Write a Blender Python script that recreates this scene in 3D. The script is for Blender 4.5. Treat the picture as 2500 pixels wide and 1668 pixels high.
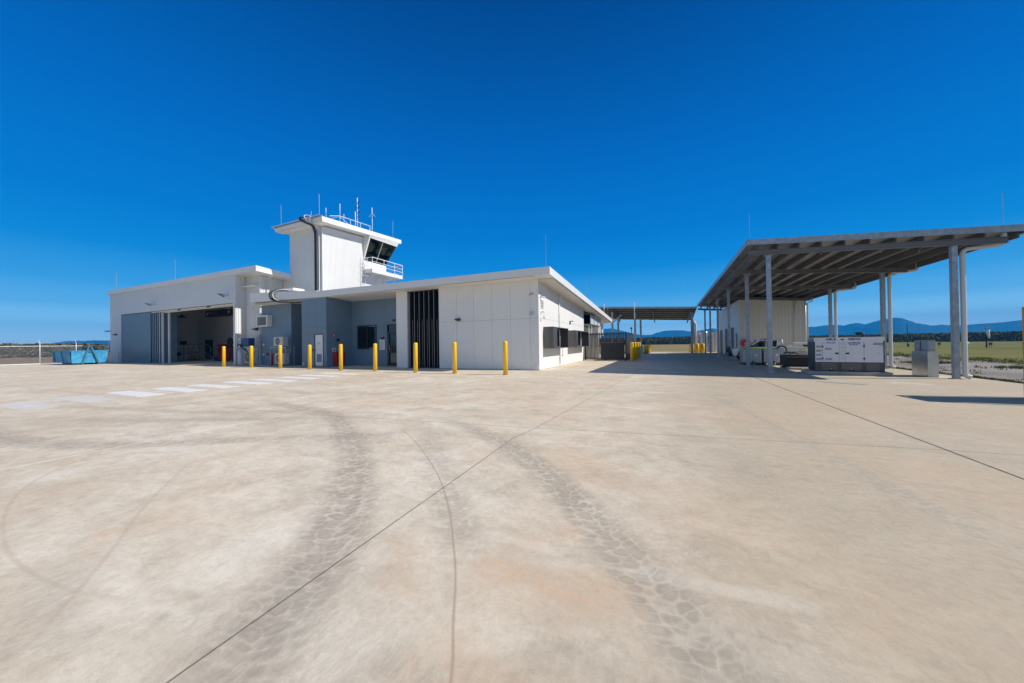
import bpy, math, random
from mathutils import Vector, Matrix
random.seed(7)
S = bpy.context.scene
for o in list(bpy.data.objects): bpy.data.objects.remove(o)
COL = S.collection
# ------------------------------------------------------------------ camera
EYE = 1.27
cd = bpy.data.cameras.new('camera'); cam = bpy.data.objects.new('camera', cd); COL.objects.link(cam)
cd.sensor_width = 36; cd.lens = 847/2500*36; cd.clip_start = 0.05; cd.clip_end = 12000
cam.location = (0, 0, EYE)
cam.rotation_euler = (Matrix.Rotation(math.radians(24.28), 3, 'Z') @ Matrix.Rotation(math.radians(90.43), 3, 'X') @ Matrix.Rotation(math.radians(-0.81), 3, 'Z')).to_euler()
S.camera = cam
S.render.resolution_x = 1024; S.render.resolution_y = 683
# ------------------------------------------------------------------ sun and sky
SUNV = Vector((1.16, 0.24, 1.0)).normalized()          # towards the sun
SUN_EL = math.asin(SUNV.z); SUN_AZ = math.atan2(SUNV.x, SUNV.y)
sl = bpy.data.lights.new('sun', 'SUN'); sl.energy = 4.8; sl.angle = math.radians(0.5); sl.color = (1.0, 0.94, 0.85)
so = bpy.data.objects.new('sun', sl); COL.objects.link(so)
so.rotation_euler = SUNV.to_track_quat('Z', 'Y').to_euler()
W = bpy.data.worlds.new('World'); S.world = W; W.use_nodes = True
nt = W.node_tree; nt.nodes.clear()
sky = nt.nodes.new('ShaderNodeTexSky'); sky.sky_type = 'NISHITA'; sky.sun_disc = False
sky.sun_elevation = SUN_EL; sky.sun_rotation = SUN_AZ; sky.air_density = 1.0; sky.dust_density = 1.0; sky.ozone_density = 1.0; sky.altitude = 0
# polarised north-western sky: an elevation gradient; behind the camera it turns into the plain, paler Nishita sky, added as neutral fill for the shaded front walls
def lin(c): return tuple((v/255/12.92 if v/255 <= 0.04045 else ((v/255+0.055)/1.055)**2.4) for v in c)
SKYR = [(0.0, (138, 184, 217)), (0.03, (128, 180, 216)), (0.055, (106, 171, 214)), (0.085, (82, 162, 215)), (0.13, (52, 150, 214)), (0.20, (8, 132, 208)), (0.28, (0, 120, 203)), (0.46, (0, 102, 187)), (0.70, (0, 71, 144)), (1.0, (0, 48, 108))]
SKYGAIN = 3.0
HAZE_D, HAZE_TOP, HAZE_FAR = 0.00042, 190.0, 3500.0           # density, height and depth of the air box
HAZE_E = (0.0, 0.155, 0.39)                                    # colour that air settles to
def through_air(z, c):                                         # sky colour outside the air so that it arrives as c
    L = min((HAZE_TOP-1.27)/max(z, 1e-4), HAZE_FAR); T = math.exp(-HAZE_D*L)
    return tuple(max(0.0, (v-(1-T)*e)/T)/3.0 for v, e in zip(c, HAZE_E))
EXPO = 0.2
tcw = nt.nodes.new('ShaderNodeTexCoord'); sxyz = nt.nodes.new('ShaderNodeSeparateXYZ'); nt.links.new(tcw.outputs['Generated'], sxyz.inputs[0])
rp_ = nt.nodes.new('ShaderNodeValToRGB'); nt.links.new(sxyz.outputs[2], rp_.inputs[0])
el = rp_.color_ramp.elements
while len(el) < len(SKYR): el.new(0.5)
for i, (p, c) in enumerate(SKYR): el[i].position = p; el[i].color = (*through_air(p, lin(c)), 1)
g1 = nt.nodes.new('ShaderNodeVectorMath'); g1.operation = 'SCALE'; g1.inputs['Scale'].default_value = SKYGAIN/(2**EXPO)/0.12; nt.links.new(rp_.outputs[0], g1.inputs[0])
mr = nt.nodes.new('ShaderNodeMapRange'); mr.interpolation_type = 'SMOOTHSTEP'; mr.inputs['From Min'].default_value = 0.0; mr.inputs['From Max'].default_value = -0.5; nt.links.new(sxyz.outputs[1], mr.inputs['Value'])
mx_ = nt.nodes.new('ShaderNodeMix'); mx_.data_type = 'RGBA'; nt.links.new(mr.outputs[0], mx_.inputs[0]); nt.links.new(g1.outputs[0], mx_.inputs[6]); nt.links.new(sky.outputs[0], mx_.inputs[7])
bg = nt.nodes.new('ShaderNodeBackground'); bg.inputs[1].default_value = 0.12
ow = nt.nodes.new('ShaderNodeOutputWorld')
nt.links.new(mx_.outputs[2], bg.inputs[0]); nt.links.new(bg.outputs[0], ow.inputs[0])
S.view_settings.view_transform = 'Standard'; S.view_settings.look = 'None'; S.view_settings.exposure = EXPO; S.view_settings.gamma = 1
S.cycles.max_bounces = 8; S.cycles.diffuse_bounces = 4; S.cycles.glossy_bounces = 3; S.cycles.transparent_max_bounces = 10; S.cycles.volume_bounces = 0

# ------------------------------------------------------------------ materials
def newmat(name):
    m = bpy.data.materials.new(name); m.use_nodes = True
    return m, m.node_tree, m.node_tree.nodes['Principled BSDF']
def nd(t, typ, **kw):
    n = t.nodes.new(typ)
    for k, v in kw.items():
        if k == 'ins':
            for a, b in v.items(): n.inputs[a].default_value = b
        else: setattr(n, k, v)
    return n
def ramp(t, src, stops):
    r = t.nodes.new('ShaderNodeValToRGB'); t.links.new(src, r.inputs[0])
    e = r.color_ramp.elements
    while len(e) < len(stops): e.new(0.5)
    for i, (p, c) in enumerate(stops):
        e[i].position = p; e[i].color = (c, c, c, 1) if isinstance(c, (int, float)) else (*c, 1)
    return r.outputs[0]
def noise(t, vec, scale, detail=4, rough=0.55, dist=0.0):
    n = nd(t, 'ShaderNodeTexNoise', ins={'Scale': scale, 'Detail': detail, 'Roughness': rough, 'Distortion': dist})
    if vec is not None: t.links.new(vec, n.inputs['Vector'])
    return n.outputs[0]
def mapping(t, src, scale=(1, 1, 1), rot=(0, 0, 0), loc=(0, 0, 0)):
    m = nd(t, 'ShaderNodeMapping'); m.inputs['Scale'].default_value = scale; m.inputs['Rotation'].default_value = rot; m.inputs['Location'].default_value = loc
    t.links.new(src, m.inputs[0]); return m.outputs[0]
def mix(t, f, a, b, mode='MIX'):
    m = nd(t, 'ShaderNodeMix', data_type='RGBA', blend_type=mode)
    for s, v in ((0, f), (6, a), (7, b)):
        if isinstance(v, bpy.types.NodeSocket): t.links.new(v, m.inputs[s])
        else: m.inputs[s].default_value = v if s == 0 else ((*v, 1) if len(v) == 3 else v)
    return m.outputs[2]
def math_(t, op, a, b=0.0, clamp=False):
    m = nd(t, 'ShaderNodeMath', operation=op, use_clamp=clamp)
    for s, v in ((0, a), (1, b)):
        if isinstance(v, bpy.types.NodeSocket): t.links.new(v, m.inputs[s])
        else: m.inputs[s].default_value = v
    return m.outputs[0]
def mat(name, col, rough=0.5, metal=0.0, var=0.06, vscale=1.3, bump=0.0, bscale=40, spec=None, coat=0.0, dirt=0.0, emit=0.0):
    m, t, b = newmat(name)
    tc = nd(t, 'ShaderNodeTexCoord').outputs['Object']
    n = noise(t, tc, vscale, 5)
    lo = tuple(c*(1-var) for c in col); hi = tuple(min(1, c*(1+var)) for c in col)
    c = mix(t, ramp(t, n, [(0.3, 0.0), (0.7, 1.0)]), lo, hi)
    if dirt > 0:
        d = ramp(t, noise(t, mapping(t, tc, (1.5, 1.5, 0.35)), 2.2, 8, 0.65), [(0.52, 0.0), (0.78, dirt)])
        c = mix(t, d, c, tuple(x*0.55 for x in col))
    t.links.new(c, b.inputs['Base Color'])
    b.inputs['Roughness'].default_value = rough; b.inputs['Metallic'].default_value = metal
    if spec is not None: b.inputs['Specular IOR Level'].default_value = spec
    if coat: b.inputs['Coat Weight'].default_value = coat; b.inputs['Coat Roughness'].default_value = 0.1
    if emit: b.inputs['Emission Color'].default_value = (*col, 1); b.inputs['Emission Strength'].default_value = emit
    if bump:
        bn = nd(t, 'ShaderNodeBump', ins={'Strength': bump, 'Distance': 0.02}); t.links.new(noise(t, tc, bscale, 4), bn.inputs['Height']); t.links.new(bn.outputs[0], b.inputs['Normal'])
    return m
M = {}
M['white'] = mat('white_painted_panel', (0.74, 0.735, 0.72), 0.55, var=0.025, vscale=0.6, dirt=0.12)
M['white_metal'] = mat('white_steel_sheet', (0.68, 0.68, 0.665), 0.38, var=0.02, dirt=0.1)
M['fascia'] = mat('fascia_white', (0.73, 0.73, 0.715), 0.35, var=0.02, dirt=0.08)
M['soffit'] = mat('soffit_bounce_cream', (0.80, 0.77, 0.69), 0.7, var=0.02)  # warm light bounced onto the soffit is put into this cream
M['hangar_wall'] = mat('shade_tinted_white_panel', (0.63, 0.67, 0.71), 0.6, var=0.03, vscale=0.5, dirt=0.12)  # white panel; cool darkening of the left side is put into its colour
M['bluegrey'] = mat('blue_grey_panel', (0.15, 0.225, 0.305), 0.5, var=0.05, vscale=0.8, dirt=0.15)
M['bluegrey_door'] = mat('blue_grey_door_steel', (0.12, 0.19, 0.26), 0.4, var=0.04)
M['joint'] = mat('panel_joint_dark', (0.22, 0.22, 0.22), 0.8)
M['jointblue'] = mat('panel_joint_blue', (0.07, 0.09, 0.11), 0.8)
M['charcoal'] = mat('charcoal_powdercoat', (0.022, 0.023, 0.026), 0.35, var=0.1)
M['fin'] = mat('charcoal_fin_edge', (0.16, 0.155, 0.15), 0.4, var=0.05)
M['hood'] = mat('bronze_grey_window_hood', (0.115, 0.11, 0.105), 0.32, metal=0.4, var=0.05)
M['black'] = mat('black_plastic', (0.012, 0.012, 0.013), 0.45)
M['inside'] = mat('interior_wall', (0.90, 0.90, 0.91), 0.7, var=0.03)
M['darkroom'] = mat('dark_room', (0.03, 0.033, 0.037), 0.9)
M['galv'] = mat('galvanised_steel', (0.36, 0.39, 0.42), 0.42, metal=0.55, var=0.22, vscale=7, dirt=0.25)
M['galv_sheet'] = mat('galvanised_sheet', (0.55, 0.57, 0.58), 0.28, metal=0.85, var=0.12, vscale=2.5)
M['roofsheet'] = mat('zincalume_sheet', (0.30, 0.30, 0.30), 0.4, metal=0.35, var=0.1)
M['yellow'] = mat('safety_yellow', (0.90, 0.53, 0.012), 0.38, var=0.07, dirt=0.3)
M['yellow_dull'] = mat('amber_yellow_steel', (0.62, 0.30, 0.02), 0.5, var=0.12, dirt=0.4)
M['red'] = mat('fire_red', (0.50, 0.015, 0.012), 0.4, var=0.08)
M['red_dark'] = mat('dark_red_enamel', (0.22, 0.012, 0.010), 0.35, var=0.1)
M['blue_paint'] = mat('royal_blue_paint', (0.005, 0.05, 0.20), 0.45)
M['text_blue'] = mat('lettering_blue', (0.01, 0.045, 0.26), 0.5, var=0)
M['grey_plastic'] = mat('light_grey_casing', (0.52, 0.52, 0.50), 0.5, var=0.04)
M['grey_dark'] = mat('dark_grey_steel', (0.085, 0.083, 0.08), 0.5, var=0.08, dirt=0.3)
M['navy_dark'] = mat('blue_black_steel', (0.018, 0.027, 0.042), 0.4, var=0.08)
M['concrete_block'] = mat('plinth_concrete', (0.38, 0.36, 0.33), 0.85, var=0.12, vscale=4, bump=0.4)
M['pipe'] = mat('pvc_pipe_white', (0.66, 0.66, 0.63), 0.35, var=0.03)
M['rubber'] = mat('black_rubber', (0.02, 0.02, 0.02), 0.75)
M['car_white'] = mat('white_car_paint', (0.78, 0.78, 0.78), 0.25, var=0.01, coat=0.6)
M['lime'] = mat('reflective_lime_strip', (0.55, 0.85, 0.02), 0.4, var=0.03)
M['ibc'] = mat('translucent_ibc_plastic', (0.62, 0.64, 0.66), 0.4, var=0.06)
M['paper'] = mat('white_sign_board', (0.75, 0.77, 0.80), 0.5, var=0.01)
M['ink'] = mat('grey_print', (0.16, 0.18, 0.22), 0.6, var=0)
M['white_wire'] = mat('white_coated_tube', (0.82, 0.83, 0.84), 0.35, var=0.02)
M['tube_light'] = mat('diffuser_plastic', (0.85, 0.83, 0.76), 0.4, var=0.01)
M['bark'] = mat('bark', (0.10, 0.075, 0.055), 0.9, var=0.2)
# worn sky-blue skip paint
def skip_paint():
    m, t, b = newmat('worn_sky_blue_paint')
    tc = nd(t, 'ShaderNodeTexCoord').outputs['Object']
    f = ramp(t, noise(t, tc, 2.2, 9, 0.7, 0.6), [(0.42, 0.0), (0.60, 1.0)])
    c = mix(t, f, (0.012, 0.20, 0.42), (0.05, 0.34, 0.56))
    r = ramp(t, noise(t, tc, 6, 8, 0.7), [(0.66, 0.0), (0.74, 0.8)])
    c = mix(t, r, c, (0.12, 0.07, 0.04))
    t.links.new(c, b.inputs['Base Color']); b.inputs['Roughness'].default_value = 0.55
    return m
M['skip'] = skip_paint()
def glass(name, tint, mixf, rough=0.03):
    m = bpy.data.materials.new(name); m.use_nodes = True; t = m.node_tree; t.nodes.clear()
    tr = nd(t, 'ShaderNodeBsdfTransparent'); tr.inputs[0].default_value = (*tint, 1)
    gl = nd(t, 'ShaderNodeBsdfGlossy'); gl.inputs[0].default_value = (0.62, 0.80, 0.86, 1); gl.inputs['Roughness'].default_value = rough
    fr = nd(t, 'ShaderNodeFresnel', ins={'IOR': 1.55})
    f = math_(t, 'ADD', fr.outputs[0], mixf, True)
    mx = nd(t, 'ShaderNodeMixShader'); t.links.new(f, mx.inputs[0]); t.links.new(tr.outputs[0], mx.inputs[1]); t.links.new(gl.outputs[0], mx.inputs[2])
    o = nd(t, 'ShaderNodeOutputMaterial'); t.links.new(mx.outputs[0], o.inputs[0])
    return m
M['glass'] = glass('tinted_glass', (0.20, 0.26, 0.28), 0.05)
M['glass_cab'] = glass('tower_glass', (0.22, 0.42, 0.46), 0.03)
M['glass_car'] = glass('car_glass', (0.35, 0.42, 0.42), 0.06)
M['duct'] = mat('matt_galvanised_duct', (0.58, 0.63, 0.65), 0.45, metal=0.25, var=0.08, vscale=3)
# brushed galvanised cabinet: banded reflections
# chain-link mesh
def chain():
    m = bpy.data.materials.new('chain_link_wire'); m.use_nodes = True; t = m.node_tree; b = t.nodes['Principled BSDF']
    uv = nd(t, 'ShaderNodeUVMap').outputs[0]
    v = mapping(t, uv, (1, 1, 1), (0, 0, math.radians(45)))
    s = nd(t, 'ShaderNodeSeparateXYZ'); t.links.new(v, s.inputs[0])
    fs = []
    for k in (0, 1):
        a = math_(t, 'MULTIPLY', s.outputs[k], 14.0); a = math_(t, 'FRACT', a)
        fs.append(math_(t, 'LESS_THAN', a, 0.09))
    al = math_(t, 'MAXIMUM', fs[0], fs[1])
    t.links.new(al, b.inputs['Alpha']); b.inputs['Base Color'].default_value = (0.4, 0.42, 0.44, 1); b.inputs['Metallic'].default_value = 0.5; b.inputs['Roughness'].default_value = 0.4
    return m
M['chain'] = chain()

# concrete apron: worn slab surface; tyre marks, joints and faded pads come from fields stored on the mesh
def concrete():
    m, t, b = newmat('worn_concrete')
    geo = nd(t, 'ShaderNodeNewGeometry').outputs['Position']
    A = lambda n: nd(t, 'ShaderNodeAttribute', attribute_name=n).outputs['Fac']
    MUL = lambda *v: v[0] if len(v) == 1 else math_(t, 'MULTIPLY', v[0], MUL(*v[1:]))
    ADD = lambda a_, b_: math_(t, 'ADD', a_, b_)
    N = lambda sc, rot, loc, d, r, ds=0.0: noise(t, mapping(t, geo, sc, (0, 0, rot), loc), 1.0, d, r, ds)
    big = N((0.28, 0.5, 1), 0.5, (0, 0, 0), 6, 0.6, 0.5)
    c = mix(t, ramp(t, big, [(0.36, 0.0), (0.62, 1.0)]), (0.66, 0.56, 0.45), (0.77, 0.70, 0.61))
    pinkm = N((0.45, 0.32, 1), -0.3, (7, 3, 0), 8, 0.65, 0.6)
    c = mix(t, ramp(t, pinkm, [(0.48, 0.0), (0.70, 0.6)]), c, (0.68, 0.50, 0.37))
    mid = N((1.9, 2.7, 1), 0.25, (2, 5, 0), 11, 0.72, 0.35)
    c = mix(t, ramp(t, mid, [(0.42, 0.0), (0.64, 0.7)]), c, (0.55, 0.46, 0.37))
    wht = N((1.2, 0.7, 1), 0.9, (9, 1, 0), 10, 0.66, 0.5)
    c = mix(t, ramp(t, wht, [(0.53, 0.0), (0.74, 0.6)]), c, (0.84, 0.80, 0.74))
    sx = nd(t, 'ShaderNodeSeparateXYZ'); t.links.new(geo, sx.inputs[0])
    worn = ramp(t, ADD(MUL(sx.outputs[0], 0.30), ADD(0.45, MUL(mid, 0.5))), [(0.40, 0.0), (1.05, 0.75)])
    c = mix(t, worn, c, (0.47, 0.395, 0.30))                      # the trafficked slabs on the right are browner
    fine = N((30, 9, 1), 0.5, (0, 0, 0), 9, 0.78, 0.5)
    grit = N((60, 60, 1), 0.0, (3, 3, 0), 6, 0.8, 0.0)
    oil = N((1.1, 1.5, 1), 0.2, (3, 44, 0), 12, 0.72, 0.5)
    c = mix(t, MUL(ramp(t, oil, [(0.52, 0.0), (0.68, 0.65)]), ramp(t, fine, [(0.35, 0.15), (0.62, 1.0)])), c, (0.36, 0.315, 0.265))
    blotch = N((9, 11, 1), 0.3, (0, 0, 0), 11, 0.8, 0.4)
    c = mix(t, 0.75, c, ramp(t, blotch, [(0.28, 0.76), (0.52, 1.0), (0.78, 1.10)]), 'MULTIPLY')
    broom = N((3.0, 70, 1), 0.18, (0, 0, 0), 5, 0.75)
    c = mix(t, 0.22, c, ramp(t, broom, [(0.3, 0.78), (0.7, 1.03)]), 'MULTIPLY')
    grain = noise(t, geo, 210, 3, 0.75)
    c = mix(t, 0.5, c, ramp(t, grain, [(0.28, 0.74), (0.72, 1.08)]), 'MULTIPLY')
    crisp = N((24, 20, 1), 0.4, (1, 8, 0), 13, 0.86, 0.8)
    c = mix(t, 0.8, c, ramp(t, crisp, [(0.30, 0.74), (0.50, 0.98), (0.70, 1.10)]), 'MULTIPLY')
    rustm = MUL(A('rust'), ramp(t, N((3.2, 5.5, 1), 0.35, (4, 4, 0), 12, 0.75, 0.9), [(0.36, 0.0), (0.60, 1.0)]))
    c = mix(t, MUL(rustm, 0.70), c, (0.62, 0.42, 0.29))
    st = N((2.6, 2.6, 1), 0.0, (31, 12, 0), 9, 0.68, 0.3)
    c = mix(t, ramp(t, st, [(0.665, 0.0), (0.73, 0.6)]), c, (0.52, 0.27, 0.13))
    sp = nd(t, 'ShaderNodeTexVoronoi', feature='F1', ins={'Scale': 1.9}); t.links.new(geo, sp.inputs['Vector'])
    c = mix(t, ramp(t, sp.outputs['Distance'], [(0.010, 0.85), (0.026, 0.0)]), c, (0.07, 0.06, 0.05))
    h = ADD(MUL(grain, 0.4), MUL(broom, 0.6))
    # tyre marks (two overlapping sets), each with its own across/along coordinates
    for k in ('a', 'b'):
        u, v, mk = A('tu_'+k), A('tv_'+k), A('tm_'+k)
        cb = nd(t, 'ShaderNodeCombineXYZ'); t.links.new(MUL(u, 5.2), cb.inputs[0]); t.links.new(MUL(v, 15.5), cb.inputs[1])
        e = MUL(math_(t, 'ABSOLUTE', math_(t, 'SUBTRACT', u, 0.5)), 2.0)
        # lugs slant towards the shoulders
        sk = nd(t, 'ShaderNodeCombineXYZ'); t.links.new(MUL(ADD(blotch, -0.5), 0.9), sk.inputs[0]); t.links.new(ADD(MUL(e, 1.3), MUL(ADD(blotch, -0.5), 1.2)), sk.inputs[1])
        wv = nd(t, 'ShaderNodeVectorMath', operation='ADD'); t.links.new(cb.outputs[0], wv.inputs[0]); t.links.new(sk.outputs[0], wv.inputs[1])
        vo = nd(t, 'ShaderNodeTexVoronoi', feature='F1', ins={'Scale': 1.0, 'Randomness': 0.62}); t.links.new(wv.outputs[0], vo.inputs['Vector'])
        ve = nd(t, 'ShaderNodeTexVoronoi', feature='DISTANCE_TO_EDGE', ins={'Scale': 1.0, 'Randomness': 0.62}); t.links.new(wv.outputs[0], ve.inputs['Vector'])
        seam = ramp(t, ADD(ve.outputs['Distance'], MUL(ADD(crisp, -0.5), 0.16)), [(0.02, 1.0), (0.13, 0.0)])
        lug = ramp(t, ADD(vo.outputs['Distance'], MUL(ADD(crisp, -0.5), 0.9)), [(0.20, 0.55), (0.42, 1.0), (0.60, 0.45), (0.72, 0.0)])
        edge = ramp(t, ADD(e, MUL(ADD(blotch, -0.5), 0.8)), [(0.35, 1.0), (1.15, 0.0)])
        blot = ramp(t, N((1.6, 1.6, 1), 0.0, (5, 5, 5), 10, 0.72), [(0.32, 0.25), (0.60, 1.0)])
        k1 = MUL(mk, edge, blot)
        c = mix(t, MUL(k1, 0.62), c, (0.44, 0.38, 0.32))
        c = mix(t, MUL(k1, lug, 0.72), c, (0.27, 0.235, 0.205))
        c = mix(t, MUL(mk, edge, seam, 0.20), c, (0.74, 0.68, 0.60))
        h = ADD(h, MUL(k1, lug, -1.2))
        sm = MUL(A('smear'), ramp(t, fine, [(0.34, 0.10), (0.60, 1.0)]), ramp(t, blotch, [(0.35, 0.35), (0.60, 1.0)]))
    c = mix(t, MUL(sm, 0.75), c, (0.30, 0.262, 0.225))
    # thin rubber arcs, saw-cut joints, pale joints: distance fields
    def line(n_, w0, w1, jit): return MUL(ramp(t, ADD(math_(t, 'ABSOLUTE', ADD(A('d_'+n_), MUL(ADD(blotch, -0.5), jit))), MUL(ADD(fine, -0.5), w1*0.8)), [(w0, 1.0), (w1, 0.0)]), A('m_'+n_))
    c = mix(t, MUL(line('arc', 0.001, 0.0105, 0.005), 0.75), c, (0.36, 0.26, 0.20))
    for q_ in ('fa', 'fb', 'fc', 'fd', 'fe'): c = mix(t, MUL(line(q_, 0.005, 0.045 if q_ in ('fc', 'fd', 'fe') else 0.020, 0.02), 0.28), c, (0.40, 0.30, 0.23))
    c = mix(t, MUL(line('light', 0.004, 0.016, 0.004), 0.75), c, (0.92, 0.88, 0.82))
    c = mix(t, MUL(line('ja', 0.0015, 0.0075, 0.009), 0.95), c, (0.09, 0.08, 0.07))
    c = mix(t, MUL(line('jb', 0.002, 0.010, 0.006), 0.8), c, (0.09, 0.08, 0.07))
    c = mix(t, MUL(line('wide', 0.008, 0.020, 0.006), 0.95), c, (0.07, 0.065, 0.06))
    pb = ramp(t, ADD(A('d_blue'), MUL(ADD(mid, -0.5), 0.5)), [(0.0, 0.42), (0.10, 0.0)])
    c = mix(t, pb, c, (0.62, 0.68, 0.78))
    pw = ramp(t, ADD(A('d_pale'), MUL(ADD(blotch, -0.5), 0.10)), [(0.0, 0.13), (0.03, 0.0)])
    c = mix(t, pw, c, (0.88, 0.85, 0.81))
    gv_ = nd(t, 'ShaderNodeVectorMath', operation='MULTIPLY'); t.links.new(c, gv_.inputs[0]); gv_.inputs[1].default_value = (1.05, 1.04, 0.955); c = gv_.outputs[0]
    t.links.new(c, b.inputs['Base Color']); b.inputs['Roughness'].default_value = 0.78; b.inputs['Specular IOR Level'].default_value = 0.3
    bn = nd(t, 'ShaderNodeBump', ins={'Strength': 0.25, 'Distance': 0.004}); t.links.new(h, bn.inputs['Height']); t.links.new(bn.outputs[0], b.inputs['Normal'])
    return m
M['conc'] = concrete()

def field_mat():
    m, t, b = newmat('airfield_grass_ground')
    geo = nd(t, 'ShaderNodeNewGeometry').outputs['Position']
    s = nd(t, 'ShaderNodeSeparateXYZ'); t.links.new(geo, s.inputs[0])
    n1 = noise(t, geo, 0.06, 8, 0.65, 0.4); n2 = noise(t, geo, 1.6, 7, 0.7); n3 = noise(t, mapping(t, geo, (0.02, 0.12, 1)), 1, 6, 0.6)
    green = mix(t, ramp(t, n1, [(0.35, 0.0), (0.62, 1.0)]), (0.125, 0.135, 0.035), (0.20, 0.21, 0.045))
    tan = mix(t, ramp(t, n3, [(0.4, 0.0), (0.6, 1.0)]), (0.36, 0.27, 0.14), (0.26, 0.24, 0.09))
    brown = mix(t, ramp(t, n2, [(0.35, 0.0), (0.62, 1.0)]), (0.17, 0.115, 0.075), (0.28, 0.20, 0.13))
    gx = math_(t, 'ADD', s.outputs[0], math_(t, 'MULTIPLY', s.outputs[1], -0.25))
    c = mix(t, ramp(t, math_(t, 'DIVIDE', gx, 30.0, True), [(0.0, 0.0), (0.10, 1.0)]), tan, green)
    c = mix(t, ramp(t, math_(t, 'DIVIDE', math_(t, 'SUBTRACT', math_(t, 'MULTIPLY', s.outputs[0], -1.0), 40.0), 30.0, True), [(0.0, 0.0), (0.5, 1.0)]), c, brown)
    band = noise(t, mapping(t, geo, (0.035, 0.35, 1), (0, 0, -0.35)), 1.0, 6, 0.65, 0.5)
    c = mix(t, ramp(t, band, [(0.45, 0.0), (0.60, 0.75)]), c, (0.15, 0.115, 0.05))
    c = mix(t, 0.55, c, ramp(t, n2, [(0.25, 0.60), (0.75, 1.25)]), 'MULTIPLY')
    t.links.new(c, b.inputs['Base Color']); b.inputs['Roughness'].default_value = 0.95; b.inputs['Specular IOR Level'].default_value = 0.1
    bn = nd(t, 'ShaderNodeBump', ins={'Strength': 0.8, 'Distance': 0.12}); t.links.new(n2, bn.inputs['Height']); t.links.new(bn.outputs[0], b.inputs['Normal'])
    return m
M['field'] = field_mat()
def gravel_mat():
    m, t, b = newmat('gravel_verge')
    geo = nd(t, 'ShaderNodeNewGeometry').outputs['Position']
    n1 = noise(t, mapping(t, geo, (0.5, 0.12, 1)), 1, 7, 0.65, 0.4); n2 = noise(t, geo, 16, 6, 0.75)
    c = mix(t, ramp(t, n1, [(0.38, 0.0), (0.6, 1.0)]), (0.20, 0.17, 0.145), (0.34, 0.31, 0.28))
    c = mix(t, 0.8, c, ramp(t, n2, [(0.3, 0.45), (0.66, 1.25)]), 'MULTIPLY')
    w = noise(t, geo, 0.8, 8, 0.7)
    c = mix(t, ramp(t, w, [(0.60, 0.0), (0.72, 0.7)]), c, (0.13, 0.13, 0.05))
    t.links.new(c, b.inputs['Base Color']); b.inputs['Roughness'].default_value = 0.95
    bn = nd(t, 'ShaderNodeBump', ins={'Strength': 0.8, 'Distance': 0.05}); t.links.new(n2, bn.inputs['Height']); t.links.new(bn.outputs[0], b.inputs['Normal'])
    return m
M['gravel'] = gravel_mat()
def leaf(name, a, bcol):
    m, t, b = newmat(name)
    geo = nd(t, 'ShaderNodeNewGeometry').outputs['Position']
    c = mix(t, ramp(t, noise(t, geo, 0.35, 5), [(0.35, 0.0), (0.65, 1.0)]), a, bcol)
    t.links.new(c, b.inputs['Base Color']); b.inputs['Roughness'].default_value = 0.85; b.inputs['Specular IOR Level'].default_value = 0.15
    return m
M['leaf'] = leaf('scrub_foliage', (0.060, 0.070, 0.022), (0.14, 0.14, 0.055))
M['leaf_dry'] = leaf('dry_scrub_foliage', (0.09, 0.085, 0.045), (0.17, 0.145, 0.09))
M['grassblade'] = leaf('verge_grass_blades', (0.10, 0.13, 0.02), (0.22, 0.22, 0.06))
M['hill'] = leaf('forested_hill', (0.006, 0.018, 0.016), (0.014, 0.030, 0.020))

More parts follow.
